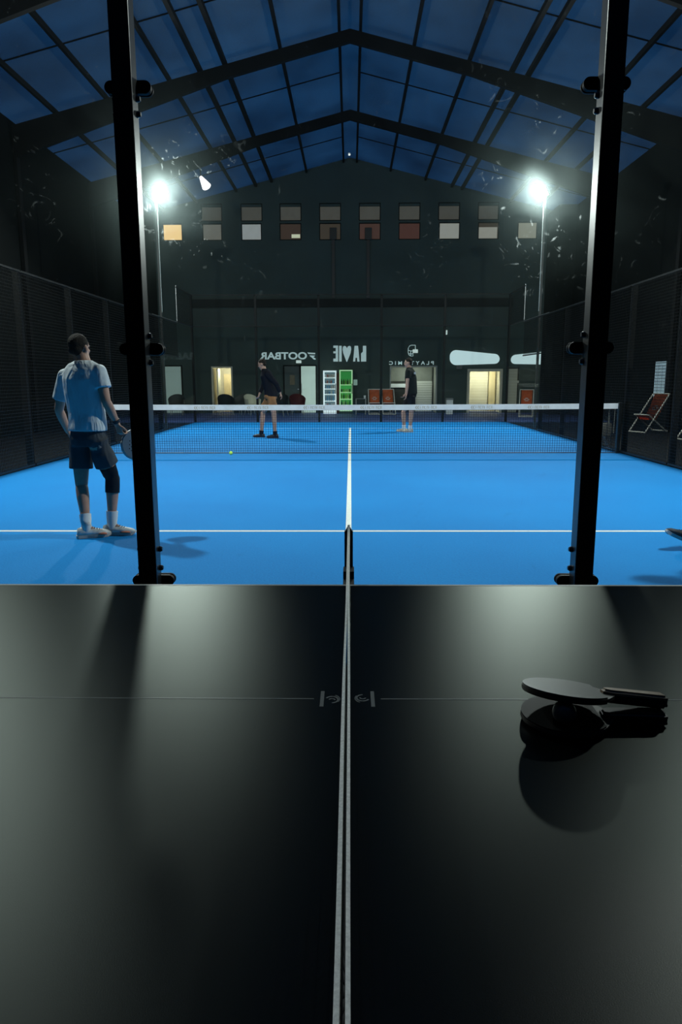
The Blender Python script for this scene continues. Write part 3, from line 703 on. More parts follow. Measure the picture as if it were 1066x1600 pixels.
def tubchair(loc, rotz, label, col):
    t = thing('lounge_chair', label, 'chair', (0, 0, 0), 'lounge chairs by the far wall'); m = M_chairs[col]
    bm = bmesh.new(); tube(bm, [(0, 0, .36), (0, 0, .40), (0, 0, .45)], [(.26, .26), (.29, .29), (.27, .27)], 20); soften(obj('seat', bm, m, t, world=False))
    bm = bmesh.new(); n = 14; inner, outer = [], []
    for k in range(n+1):
        a_ = -.15*PI+1.3*PI*k/n; c, s_ = math.cos(a_), math.sin(a_)
        h = .62+.2*max(0, s_)
        inner.append((bm.verts.new((.27*c, .27*s_, .38)), bm.verts.new((.3*c, .3*s_, h))))
        outer.append((bm.verts.new((.30*c, .30*s_, .38)), bm.verts.new((.335*c, .335*s_, h))))
    for k in range(n):
        bm.faces.new((inner[k][0], inner[k+1][0], inner[k+1][1], inner[k][1])); bm.faces.new((outer[k][0], outer[k][1], outer[k+1][1], outer[k+1][0]))
        bm.faces.new((inner[k][1], inner[k+1][1], outer[k+1][1], outer[k][1])); bm.faces.new((inner[k][0], outer[k][0], outer[k+1][0], inner[k+1][0]))
    for k in (0, n): bm.faces.new((inner[k][0], inner[k][1], outer[k][1], outer[k][0]))
    soften(obj('backrest', bm, m, t, world=False))
    for sx in (-1, 1):
        for sy in (-1, 1):
            bm = bmesh.new(); tube(bm, [(sx*.17, sy*.17, .37), (sx*.24, sy*.24, .0)], [.016, .011], 8); obj('leg', bm, M_leg, t, world=False)
    t.location = loc; t.rotation_euler = (0, 0, rotz); return t
tubchair((gx(277, 28.4), 28.4, -.011), .1, 'dark lounge chair in front of the pale door at far left', 'grey')
tubchair((gx(354, 28.3), 28.3, -.011), .4, 'black lounge chair in front of the warm lit doorway', 'black')
tubchair((gx(376, 28.6), 28.6, -.011), -.5, 'grey lounge chair right of the warm lit doorway', 'grey')
tubchair((gx(395, 28.2), 28.2, -.011), .7, 'cream cane chair behind the man in the black jacket', 'cream')
tubchair((gx(438, 27.6), 27.6, -.011), -.3, 'black lounge chair beside the maroon one', 'black')
tubchair((gx(465, 28.6), 28.6, -.011), .2, 'maroon lounge chair before the pale lit door', 'maroon')
# small table with a cup, white bin
def smalltable(x, y, label, topm, h=.5):
    t = thing('side_table', label, 'side table', (x, y, -.011), 'small tables by the walls')
    obj('table_top', box(x-.21, x+.21, y-.21, y+.21, h-.02, h, .004), topm, t)
    for sx in (-1, 1):
        for sy in (-1, 1):
            bm = bmesh.new(); quadbox(bm, x+sx*.19-.012, x+sx*.19+.012, y+sy*.19-.012, y+sy*.19+.012, -.011, h-.02); obj('leg', bm, M_leg, t)
smalltable(gx(564, 28.6), 28.6, 'small dark side table right of the green fridge', mat('grey_top', (.2, .2, .2), .5), .62)
bm = bmesh.new(); lathe(bm, [(.03, 0), (.045, .13)], 14, (gx(570, 28.6), 28.55, .6095)); tag(obj('cup', bm, M_white, smooth=False), 'white cup on the side table by the green fridge', 'cup')
smalltable(6.55, 18.6, 'low grey table inside the right wall, left of the deck chair', mat('grey_top', (.2, .2, .2), .5), .62)
bm = bmesh.new(); lathe(bm, [(.12, 0), (.15, .1), (.15, .22), (.1, .3)], 16, (6.3, 17.7, -.011)); tag(soften(obj('round_basket', bm, mat('dull_beige', (.18, .17, .14), .8))), 'small round pale basket on the floor by the low grey table', 'basket')
a = gx(697, 28.9); b = gx(707, 28.9)
t = thing('waste_bin', 'white bin by the wall between kiosk and cream doorway', 'bin', ((a+b)/2, 28.9, -.011))
obj('bin_body', box(a, b, 28.75, 29.05, -.011, .55, .01), M_white, t); obj('bin_lid', box(a-.01, b+.01, 28.74, 29.06, .55, .62, .01), mat('grey_lid', (.2, .21, .21), .5), t)
# timetable on the right wall
t = thing('wall_timetable', 'pale blue timetable poster with ruled rows on the right wall', 'poster', (HW, 20.02, .82))
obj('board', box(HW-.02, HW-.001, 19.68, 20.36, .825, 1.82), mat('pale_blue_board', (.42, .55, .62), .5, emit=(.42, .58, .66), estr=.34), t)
bm = bmesh.new()
for i in range(12): z = .825+.995*(i+.5)/12; quadbox(bm, HW-.0225, HW-.0205, 19.69, 20.35, z-.005, z+.005)
for i in range(5): y = 19.74+i*.13; quadbox(bm, HW-.0225, HW-.0205, y-.003, y+.003, .85, 1.72)
obj('ruled_lines', bm, mat('blue_grey_ink', (.08, .13, .18), .6), t)
# tennis ball
p = ground(361, 710.5)
bm = bmesh.new(); ball(bm, (p.x, p.y, .033), .033, 18)
o = tag(obj('tennis_ball', bm, mat('optic_yellow_felt', (.62, .9, .12), .9, bump=.2, bscale=200), smooth=True), 'bright yellow tennis ball on blue turf just before the net', 'ball')
# ================================================================== TABLE TENNIS TABLE
TZ = .76; TY0 = .495; TY1 = TY0+1.525; TM = .013
M_tt = mat('matt_black_table_paint', (.003, .0036, .0036), .32, spec=.22, bump=.03, bscale=900)
def table_paint():
    m = bpy.data.materials.new('satin_black_table_paint'); m.use_nodes = True; nt = m.node_tree; nd = nt.nodes; L = nt.links
    nd.remove(nd['Principled BSDF']); out = nd['Material Output']
    df = nd.new('ShaderNodeBsdfDiffuse'); df.inputs['Color'].default_value = (.0035, .0042, .0042, 1)
    gl = nd.new('ShaderNodeBsdfAnisotropic'); gl.distribution = 'BECKMANN'; gl.inputs['Roughness'].default_value = .37; gl.inputs['Color'].default_value = (.50, .54, .50, 1)
    fr = nd.new('ShaderNodeFresnel'); fr.inputs['IOR'].default_value = 1.42
    mx = nd.new('ShaderNodeMixShader'); L.new(fr.outputs[0], mx.inputs[0]); L.new(df.outputs[0], mx.inputs[1]); L.new(gl.outputs[0], mx.inputs[2])
    tc = nd.new('ShaderNodeTexCoord'); n = nd.new('ShaderNodeTexNoise'); n.inputs['Scale'].default_value = 700; n.inputs['Detail'].default_value = 3; L.new(tc.outputs['Object'], n.inputs['Vector'])
    bp = nd.new('ShaderNodeBump'); bp.inputs['Strength'].default_value = .06; bp.inputs['Distance'].default_value = .002
    L.new(n.outputs['Fac'], bp.inputs['Height']); L.new(bp.outputs['Normal'], gl.inputs['Normal'])
    L.new(mx.outputs[0], out.inputs['Surface'])
    return m
M_tt = table_paint()
M_line = mat('grey_white_line', (.30, .31, .29), .5)
M_line2 = mat('thin_grey_line', (.14, .15, .145), .4, spec=.22)
t = thing('table_tennis_table', 'matt black table tennis table filling the foreground', 'table', (TM, (TY0+TY1)/2, 0))
for s, nm in ((-1, 'left'), (1, 'right')):
    x0, x1 = sorted((TM+s*.003, TM+s*1.37))
    h = obj('tabletop', box(x0, x1, TY0, TY1, TZ-.022, TZ, .002), M_tt, t)
    bm = bmesh.new(); e = .0004
    quadbox(bm, x0+.001, x1-.001, TY1-.012, TY1-.0005, TZ, TZ+e); quadbox(bm, x0+.001, x1-.001, TY0+.0005, TY0+.018, TZ, TZ+e)
    ex = (x0+.001, x0+.02) if s < 0 else (x1-.02, x1-.001)
    quadbox(bm, ex[0], ex[1], TY0+.018, TY1-.018, TZ, TZ+e)
    obj('edge_line', bm, M_line, h)
    bm = bmesh.new(); ym = TY0+.7625; xa, xb = sorted((TM+s*.063, TM+s*1.349)); quadbox(bm, xa, xb, ym-.0015, ym+.0015, TZ, TZ+e); obj('centre_line', bm, M_line2, h)
    bm = bmesh.new(); quadbox(bm, x0+.05, x1-.05, TY0+.05, TY0+.07, TZ-.07, TZ-.022); quadbox(bm, x0+.05, x1-.05, TY1-.07, TY1-.05, TZ-.07, TZ-.022)
    quadbox(bm, x0+.05, x0+.07, TY0+.07, TY1-.07, TZ-.07, TZ-.022); quadbox(bm, x1-.07, x1-.05, TY0+.07, TY1-.07, TZ-.07, TZ-.022)
    obj('under_frame', bm, M_black, t)
    for xx in (TM+s*.25, TM+s*1.15):
        for yy in (TY0+.12, TY1-.12):
            bm = bmesh.new(); quadbox(bm, xx-.02, xx+.02, yy-.02, yy+.02, -.012, TZ-.022); obj('leg', bm, M_black, t)
    # maker's mark beside the net: a bar and a hooked curl
    bm = bmesh.new()
    bx = TM+s*.0475
    quadbox(bm, bx-.0035, bx+.0035, ym-.033, ym+.033, TZ, TZ+e)
    cx_ = TM+s*.029
    def arc(r, a0, a1, w, cxx, cyy):
        n = 12
        for k in range(n):
            q = [a0+(a1-a0)*(k+j)/n for j in (0, 1)]
            vv = [bm.verts.new((cxx+rr*math.cos(a_), cyy+rr*1.15*math.sin(a_), TZ+e*1.2)) for a_ in q for rr in (r, r+w)]
            bm.faces.new((vv[0], vv[1], vv[3], vv[2]))
    if s < 0: arc(.010, -.6*PI+PI*.1, .85*PI, .0035, cx_, ym-.004); arc(.004, 0, .9*PI, .003, cx_+.0, ym-.006); arc(.0155, -.2*PI, .35*PI, .0022, cx_-.002, ym-.002)
    else: arc(.010, .4*PI+.1*PI, 1.85*PI, .0035, cx_, ym+.004); arc(.004, PI, 1.9*PI, .003, cx_, ym+.006); arc(.0155, .8*PI, 1.35*PI, .0022, cx_+.002, ym+.002)
    obj('printed_mark', bm, mat('faint_grey_print', (.10, .11, .11), .4, spec=.22), h)
# net
t = thing('table_tennis_net', 'thin black net with white top tape seen from above along the table', 'net', (TM, (TY0+TY1)/2, TZ))
NZ = .9125; ya, yb = TY0-.14, TY1+.13
bm = bmesh.new(); st = .014; k = int((yb-ya)/st)
for i in range(k+1):
    y = ya+(yb-ya)*i/k; quadbox(bm, TM-.0004, TM+.0004, y-.0004, y+.0004, TZ+.003, NZ-.012)
for i in range(11):
    z = TZ+.003+(NZ-.015-TZ)*i/10; quadbox(bm, TM-.0004, TM+.0004, ya, yb, z-.0004, z+.0004)
obj('net_mesh', bm, M_black, t)
for s in (-1, 1):
    bm = bmesh.new()
    n = 30; R = []
    for i in range(n+1):
        f = i/n; y = ya+(yb-ya)*f
        g = (.0020 if f < .38 else .0020*max(0, (1-(f-.38)/.2))) + .0002*math.sin(y*9)*(f < .55)
        w = (.0045 if s < 0 else .0038) - .0012*f*(s < 0)
        xa = TM + s*g + (.0005*math.sin(y*5) if s > 0 and f < .5 else 0); xb = xa + s*w
        R.append([bm.verts.new((xa, y, NZ)), bm.verts.new((xb, y, NZ-.0006)), bm.verts.new((xb, y, NZ-.014)), bm.verts.new((xa, y, NZ-.014))])
    for a_, b_ in zip(R, R[1:]):
        for q in range(4): bm.faces.new((a_[q], a_[(q+1) % 4], b_[(q+1) % 4], b_[q]))
    bm.faces.new(R[0][::-1]); bm.faces.new(R[-1])
    obj('top_tape', bm, mat('woven_white_tape', (.78, .80, .75), .85, noise=.15, scale=300, bump=.1, bscale=700), t)
for y, nm in ((yb, 'far'), (ya, 'near')):
    bm = bmesh.new(); q = 1 if y == yb else -1
    prism(bm, [(-.013, TZ-.04), (.013, TZ-.04), (.013, NZ-.022), (.0085, NZ-.018), (.002, NZ-.006), (-.002, NZ-.006), (-.0085, NZ-.018), (-.013, NZ-.022)], y+q*.001, y+q*.02, lambda u, v, d: (TM+u, d, v))
    quadbox(bm, TM-.0165, TM+.0165, min(y+q*.001, TY1+.001 if q > 0 else TY0-.001), max(y+q*.001, TY1+.001 if q > 0 else TY0-.001), TZ-.05, TZ-.002)
    quadbox(bm, TM-.0165, TM+.0165, min(y+q*.001, y-q*.06), max(y+q*.001, y-q*.06), TZ-.05, TZ+.02)
    obj('net_post', bm, M_black, t)
# paddles and ball
def paddle(label, mtx, up):
    t = thing('table_tennis_bat', label, 'table tennis bat', mtx.translation, 'two table tennis bats'); t.rotation_euler = mtx.to_euler()
    n = 40
    def outline(rx_, ry_):
        pts = []
        for k in range(n+1):
            a_ = .19*PI+1.62*PI*k/n; pts.append((rx_*math.cos(a_)+.0, ry_*math.sin(a_)))
        return pts + [(.080, -.016), (.080, .016)]
    bm = bmesh.new(); prism(bm, outline(.076, .0735), -.003, .003, lambda u, v, d: (u, v, d)); soften(obj('blade', bm, mat('bat_plywood', (.03, .024, .018), .5, noise=.2), t, world=False))
    for s in (-1, 1):
        bm = bmesh.new(); z0, z1 = sorted((s*.0031, s*.0058))
        o_ = [(x, y) for x, y in outline(.075, .0725) if x < .062]
        prism(bm, o_, z0, z1, lambda u, v, d: (u, v, d)); soften(obj('rubber', bm, mat('bat_rubber', (.010, .013, .013), .38, spec=.5) if up else mat('dull_bat_rubber', (.004, .005, .005), .5, spec=.12), t, world=False))
    for s in (-1, 1):
        bm = bmesh.new(); z0, z1 = sorted((s*.0031, s*.0115))
        prism(bm, [(.062, -.008), (.074, -.014), (.165, -.0165), (.172, -.014), (.172, .014), (.165, .0165), (.074, .014), (.062, .008)], z0, z1, lambda u, v, d: (u, v, d))
        bmesh.ops.bevel(bm, geom=[e for e in bm.edges if abs(e.verts[0].co.z-s*.0115) < 1e-4 and abs(e.verts[1].co.z-s*.0115) < 1e-4], offset=.004, segments=3, affect='EDGES')
        soften(obj('handle', bm, mat('bat_handle_wood', (.20, .14, .09), .45, noise=.3, scale=30) if up and s > 0 else mat('bat_handle_dark', (.02, .014, .01), .45), t, world=False))
    bm = bmesh.new(); quadbox(bm, .0725, .1715, -.0135, .0135, -.003, .003); obj('handle_core', bm, mat('bat_plywood', (.03, .024, .018), .5), t, world=False)
    return t
paddle('black table tennis bat lying flat on the table, the lower of two', Matrix.Translation((.394, 1.169, TZ+.0117)) @ Matrix.Rotation(-.02, 4, 'Z'), False)
# upper bat: resting on the ball, near edge raised
Mx = Matrix.Translation((.398, 1.183, .8118)) @ Matrix.Rotation(-.03, 4, 'Z') @ Matrix.Rotation(math.radians(5.3), 4, 'Y') @ Matrix.Rotation(math.radians(-11.5), 4, 'X')
paddle('dark table tennis bat with pale wood handle, tilted on top of the other', Mx, True)
bm = bmesh.new(); ball(bm, (.380, 1.129, TZ+.0117+.0058+.0202), .02, 24)
tag(obj('table_tennis_ball', bm, mat('celluloid', (.10, .10, .10), .3), smooth=True), 'small table tennis ball wedged between the two bats', 'ball')
# ================================================================== PEOPLE
SKIN = mat('skin', (.42, .24, .17), .5, noise=.08, scale=20); SKIN.node_tree.nodes['Principled BSDF'].inputs['Subsurface Weight'].default_value = .05
HAIR = mat('dark_hair', (.018, .014, .011), .6, bump=.6, bscale=120)
def vlerp(a, b, t): return a+(b-a)*t
def limb(bm, pts, rads, n=14):
    """rounded tapering limb through its joints, with muscle radii in between"""
    P, R = [], []
    for i in range(len(pts)-1):
        for k in range(4): P.append(vlerp(pts[i], pts[i+1], k/4)); R.append(rads[i]+(rads[i+1]-rads[i])*k/4)
    P.append(pts[-1]); R.append(rads[-1]); tube(bm, P, R, n)
    for i in range(len(pts)): ball(bm, pts[i], rads[i]*.985, 14)
def hand(bm, wrist, d, nrm, side, curl=.5, sc=1.0):
    """palm, four unequal bent fingers and a thumb leaving the side of the palm"""
    d = Vector(d).normalized(); nrm = Vector(nrm); nrm = (nrm-d*nrm.dot(d)).normalized(); w = d.cross(nrm).normalized()*side
    kn = wrist+d*.085*sc
    for k in range(4):
        off = w*(.030-.02*k)*sc; tube(bm, [wrist+off*.55, wrist+off*.8+d*.04*sc, kn+off], [.013*sc, .0145*sc, .0105*sc], 8); ball(bm, kn+off, .0105*sc, 8)
    for k, L in enumerate((.072, .080, .074, .058)):
        p = kn+w*(.030-.02*k)*sc; a = 0; pts = [p]
        for seg in (.45, .32, .23):
            a += curl; dd = d*math.cos(a)+nrm*math.sin(a); p = p+dd*L*seg*sc; pts.append(p)
        tube(bm, pts, [.0098*sc, .0088*sc, .008*sc, .0068*sc], 8)
        for q in pts[1:]: ball(bm, q, .0078*sc, 8)
    p = wrist+d*.022*sc+w*.024*sc; dd = (w*.75+d*.7+nrm*.35).normalized(); q = p+dd*.042*sc; r = q+(d*.9+w*.15+nrm*.5).normalized()*.032*sc
    tube(bm, [p, q, r], [.013*sc, .0105*sc, .008*sc], 8); ball(bm, q, .0104*sc, 8); ball(bm, r, .008*sc, 8)
def shoe(t, ankle, yaw, m, msole, zfloor=0, pitch=0, L=.29, accent=None):
    """yaw: direction of the toe in the floor plane"""
    mt = Matrix.Translation(Vector((ankle.x, ankle.y, zfloor))) @ Matrix.Rotation(yaw-PI/2, 4, 'Z') @ Matrix.Rotation(pitch, 4, 'X')
    k = L/.29
    bm = bmesh.new()   # local +Y toe
    prof = [(-.082, .018, .030, .055), (-.075, .016, .036, .088), (-.045, .016, .040, .098), (0, .016, .040, .100), (.045, .016, .043, .086), (.09, .016, .048, .078), (.135, .016, .047, .068), (.175, .017, .038, .060), (.2, .02, .022, .046)]
    R = []
    for y, z0, w, z1 in prof:
        ring = []
        for q in range(16):
            a = 2*PI*q/16; x = w*math.cos(a)*(1 if math.sin(a) < 0 else (1-.35*math.sin(a))); z = (z0+z1)/2+(z1-z0)/2*math.copysign(abs(math.sin(a))**.7, math.sin(a))
            ring.append(bm.verts.new((x*k, y*k, z*k)))
        R.append(ring)
    for a, b in zip(R, R[1:]):
        for q in range(16): bm.faces.new((a[q], a[(q+1) % 16], b[(q+1) % 16], b[q]))
    bm.faces.new(R[0][::-1]); bm.faces.new(R[-1]); bmesh.ops.transform(bm, matrix=mt, verts=bm.verts[:])
    up = obj('shoe', bm, m, t, smooth=True)
    bm = bmesh.new()
    side = [(-.088, .030), (-.07, .040), (0, .036), (.06, .046), (.12, .051), (.17, .042), (.203, .022)]
    poly = [(x, y) for y, x in side]+[(-x, y) for y, x in side[::-1]]
    a = [bm.verts.new((x*k*.96, y*k, (.018 if y > .18 else .002)*k)) for x, y in poly]; b = [bm.verts.new((x*k, y*k, (.036 if y > .18 else .027)*k)) for x, y in poly]
    bm.faces.new(a[::-1]); bm.faces.new(b); n = len(poly)
    for q in range(n): bm.faces.new((a[q], a[(q+1) % n], b[(q+1) % n], b[q]))
    bmesh.ops.transform(bm, matrix=mt, verts=bm.verts[:]); obj('sole', bm, msole, up)
    bm = bmesh.new()
    for i in range(5):
        y = .045+.02*i; z = (.097-.0065*i-.002)
        tube(bm, [Vector((-.022, y, z-.006))*k, Vector((0, y+.004, z))*k, Vector((.022, y, z-.006))*k], .003, 6)
    bmesh.ops.transform(bm, matrix=mt, verts=bm.verts[:]); obj('laces', bm, accent or msole, up)
def head_geo(bm, hc, yaw, sc=1.0, tilt=0, nod=0):
    """skull, jaw, brow, nose, lips, chin and ears; yaw = facing (0 looks along +Y)"""
    M = Matrix.Translation(hc) @ Matrix.Rotation(-yaw, 4, 'Z') @ Matrix.Rotation(nod, 4, 'X') @ Matrix.Rotation(tilt, 4, 'Y')
    def e(c, r): ball(bm, (0, 0, 0), 1, 16, M @ Matrix.Translation(Vector(c)*sc) @ Matrix.Diagonal((r[0]*sc, r[1]*sc, r[2]*sc, 1)))
    e((0, -.012, .025), (.076, .092, .088)); e((0, .022, -.035), (.060, .066, .062)); e((0, .045, -.070), (.040, .038, .034)); e((0, .062, -.093), (.020, .018, .016))
    e((0, .074, .018), (.050, .016, .012)); e((0, .094, -.022), (.012, .016, .012)); e((0, .086, 0), (.008, .014, .022)); e((0, .083, -.054), (.024, .010, .006)); e((0, .080, -.064), (.020, .010, .006))
    e((.035, .058, -.025), (.022, .022, .020)); e((-.035, .058, -.025), (.022, .022, .020))
    for s in (-1, 1): e((s*.080, -.005, -.012), (.010, .018, .030)); e((s*.076, .004, -.018), (.010, .012, .02))
    return M
def person(label, loc, P, look):
    t = thing('person', label, 'person', loc, None)
    g = lambda k, dflt=None: P.get(k, dflt)
    sc = g('sc', 1.0)
    bm = bmesh.new()
    M = head_geo(bm, P['head'], P['headyaw'], sc, g('tilt', 0), g('nod', 0))
    limb(bm, [P['neck']-Vector((0, 0, .03)), vlerp(P['neck'], P['head'], .75)], [.062*sc, .056*sc])
    ch, pe = P['chest'], P['pelvis']; ya, yb = P['chestyaw'], P['pelvyaw']
    shc = (P['shR']+P['shL'])/2
    mid = vlerp(pe, ch, .45)
    loft(bm, [(pe-Vector((0, 0, .06)), yb, .13*sc, .095*sc), (pe, yb, .165*sc, .115*sc), (mid, (ya+yb)/2, .145*sc, .10*sc), (ch, ya, .168*sc, .112*sc), (vlerp(ch, shc, .8), ya, .165*sc, .085*sc), (P['neck'], ya, .06*sc, .055*sc)])
    for s in 'RL':
        sh, el, wr = P['sh'+s], P['el'+s], P['wr'+s]
        limb(bm, [vlerp(shc, sh, .5), sh], [.055*sc, .056*sc])
        limb(bm, [sh, vlerp(sh, el, .45), el, vlerp(el, wr, .3), wr], [.056*sc, .050*sc, .040*sc, .042*sc, .027*sc])
        hd = P.get('hd'+s, wr-el); hn = P.get('hn'+s, Vector((0, 1, 0)))
        hand(bm, wr, hd, hn, 1 if s == 'R' else -1, P.get('curl'+s, .45), sc)
        hi, kn, an = P['hip'+s], P['kn'+s], P['an'+s]
        limb(bm, [hi, vlerp(hi, kn, .5), kn, vlerp(kn, an, .3), vlerp(kn, an, .72), an], [.088*sc, .074*sc, .056*sc, .057*sc, .042*sc, .036*sc])
        fy = P['foot'+s]; fd = Vector((math.cos(fy), math.sin(fy), 0))
        fp = P.get('fp'+s, 0); fd2 = fd*math.cos(fp)+Vector((0, 0, math.sin(fp))); limb(bm, [an-Vector((0, 0, .02)), an+fd2*.06-Vector((0, 0, .045))], [.033*sc, .024*sc])
    body = organic('body', bm, look['skin'], t, look.get('vox', .009), 3)
    for s in (-1, 1):
        b2 = bmesh.new(); ball(b2, (0, 0, 0), 1, 10, M @ Matrix.Translation(Vector((s*.031, .076, .002))*sc) @ Matrix.Diagonal((.011, .010, .009, 1))); obj('eye', b2, mat('eye_dark', (.05, .04, .035), .2), body, smooth=True)
    # hair
    b2 = bmesh.new()
    for c, r in look['hair']: ball(b2, (0, 0, 0), 1, 18, M @ Matrix.Translation(Vector(c)*sc) @ Matrix.Diagonal((r[0]*sc, r[1]*sc, r[2]*sc, 1)))
    organic('hair', b2, look['hairmat'], t, .006, 1)
    # upper garment
    b2 = bmesh.new(); loft(b2, look['top'](P)); 
    for s in 'RL':
        sh, el, wr = P['sh'+s], P['el'+s], P['wr'+s]
        limb(b2, [vlerp(shc, sh, .35), sh], [.068*sc, .068*sc])
        if look['sleeve'] > 1:
            e2 = vlerp(el, wr, look['sleeve']-1); tube(b2, [sh, vlerp(sh, el, .5), el, vlerp(el, e2, .5), e2], [.070*sc, .066*sc, .058*sc, .052*sc, .043*sc], 16); ball(b2, el, .058*sc)
        else:
            e2 = vlerp(sh, el, look['sleeve']+(.15 if s == 'L' and look.get('longL') else 0)); dd = (e2-sh)
            tube(b2, [sh, sh+dd*.5, e2], [.066*sc, .071*sc, .074*sc], 16)
    organic(look.get('topname', 'shirt'), b2, look['topmat'], t, look.get('voxc', .010), 3)
    # shorts
    b2 = bmesh.new()
    loft(b2, [(pe-Vector((0, 0, .09)), yb, .165*sc, .135*sc), (pe-Vector((0, 0, .03)), yb, .182*sc, .142*sc), (pe+Vector((0, 0, .09)), yb, .160*sc, .120*sc)])
    for s in 'RL':
        hi, kn = P['hip'+s], P['kn'+s]; e2 = vlerp(hi, kn, look['short'])
        tube(b2, [hi+Vector((0, 0, .02)), vlerp(hi, e2, .5), e2], [.100*sc, .100*sc, look.get('flare', .1)*sc], 20)
    organic('shorts', b2, look['shortmat'], t, look.get('voxc', .010), 3)
    # socks and shoes
    for s in 'RL':
        kn, an = P['kn'+s], P['an'+s]; b2 = bmesh.new(); a0 = vlerp(an, kn, look['sock'])
        tube(b2, [an-Vector((0, 0, .05)), an, an+(a0-an)*.4, a0], [.042*sc, .045*sc, .049*sc, .052*sc], 16); soften(obj('sock', b2, look['sockmat'], t))
        shoe(t, an, P['foot'+s], look['shoemat'], look['solemat'], P.get('fz'+s, 0), P.get('fp'+s, 0), accent=look.get('lace'))
    return t, body
HAIR_SHORT = [((0, -.022, .040), (.080, .092, .080)), ((0, -.050, -.010), (.066, .055, .060))]
# --- the player at left, back to us ------------------------------------------------------
D0 = 6.15
A = dict(head=at(124.5, 543, D0+.02), neck=at(131, 562, D0+.01), chest=at(129, 600, D0), pelvis=at(138, 680, D0), headyaw=.40, chestyaw=.42, pelvyaw=.50, tilt=0, nod=-.05,
         shR=at(155, 581, D0-.06), shL=at(102, 588, D0+.09), elR=at(166, 627, D0-.09), elL=at(92, 640, D0+.13), wrR=at(183, 662, D0), wrL=at(106, 673, D0+.25),
         hipR=at(152, 690, D0-.04), hipL=at(126, 692, D0+.05), knR=at(176, 748, D0+.06), knL=at(127.5, 757, D0+.02), anR=at(175, 817, D0+.02), anL=at(135, 821, D0-.09),
         footR=.06, footL=.42, hdR=at(190, 682, D0+.02)-at(183, 662, D0), hnR=Vector((.6, .8, -.1)), curlR=.85, hnL=Vector((.8, .5, 0)), curlL=.5, sc=.97)
def topA(P):
    ya, yb = P['chestyaw'], P['pelvyaw']
    return [(at(137, 672.5, D0), yb, .190, .140), (at(137, 660, D0), yb, .182, .135), (at(135.5, 645, D0), .46, .176, .130), (at(131, 615, D0), ya, .186, .130), (at(129, 592, D0), ya, .196, .128),
            (at(129.5, 577, D0), ya, .188, .110), (at(130, 569, D0), ya, .150, .092), (at(130.5, 565.5, D0), ya, .10, .078), (at(131, 563, D0), ya, .070, .066)]
def wrinkle(m, sc, st):
    nt = m.node_tree; b = nt.nodes['Principled BSDF']
    tc = nt.nodes.new('ShaderNodeTexCoord'); mp = nt.nodes.new('ShaderNodeMapping'); mp.inputs['Scale'].default_value = (sc, sc, sc*.35); mp.inputs['Rotation'].default_value = (.2, .4, 0)
    n = nt.nodes.new('ShaderNodeTexNoise'); n.inputs['Scale'].default_value = 1; n.inputs['Detail'].default_value = 2; n.inputs['Distortion'].default_value = .8
    bp = nt.nodes.new('ShaderNodeBump'); bp.inputs['Strength'].default_value = st; bp.inputs['Distance'].default_value = .05
    nt.links.new(tc.outputs['Object'], mp.inputs['Vector']); nt.links.new(mp.outputs['Vector'], n.inputs['Vector']); nt.links.new(n.outputs['Fac'], bp.inputs['Height']); nt.links.new(bp.outputs['Normal'], b.inputs['Normal'])
    return m
M_tee = wrinkle(mat('white_sports_shirt', (.60, .66, .68), .8), 13, .55)
M_shortsA = wrinkle(mat('slate_grey_shorts', (.055, .062, .07), .8), 10, .5)
lookA = dict(skin=SKIN, vox=.007, voxc=.009, hair=[((0, -.020, .032), (.0805, .093, .086)), ((0, -.052, -.018), (.066, .054, .058))], hairmat=HAIR, top=topA, sleeve=.55, longL=True, topname='shirt', topmat=M_tee, short=.62, flare=.105,
             shortmat=M_shortsA, sock=.27, sockmat=mat('white_sock', (.7, .72, .72), .85), shoemat=mat('white_trainer', (.55, .57, .56), .5, noise=.35, scale=18), solemat=mat('grey_white_sole', (.5, .46, .42), .6), lace=mat('dark_lace', (.05, .05, .05), .7))
tA, bA = person('person in white t-shirt and dark shorts standing with back turned at left of the court', ground(160, 838), A, lookA)
kb = bmesh.new(); hi, kn, an = A['hipR'], A['knR'], A['anR']
tube(kb, [vlerp(kn, hi, .33), vlerp(kn, hi, .12), kn, vlerp(kn, an, .15), vlerp(kn, an, .31)], [.0725, .066, .063, .063, .062], 18); soften(obj('knee_brace', kb, mat('black_neoprene', (.008, .009, .012), .6), tA))
wb = bmesh.new(); w0 = vlerp(A['wrR'], A['elR'], .05); w1 = vlerp(A['wrR'], A['elR'], .17); tube(wb, [w0, w1], [.033, .036], 16); ww = soften(obj('wristband', wb, M_black, tA))
for a_, b_, nm in ((A['anR'], A['footR'], ''), (A['anL'], A['footL'], '')):
    bm = bmesh.new(); dd = Vector((math.cos(b_), math.sin(b_), 0)); sd = Vector((dd.y, -dd.x, 0))
    bp_ = Vector((a_.x, a_.y, 0))+dd*.12+sd*.040
    ball(bm, bp_+Vector((0, 0, .034)), (.05, .02, .012), 10); obj('orange_toe_trim', bm, mat('orange_trim', (.7, .22, .12), .6), tA)
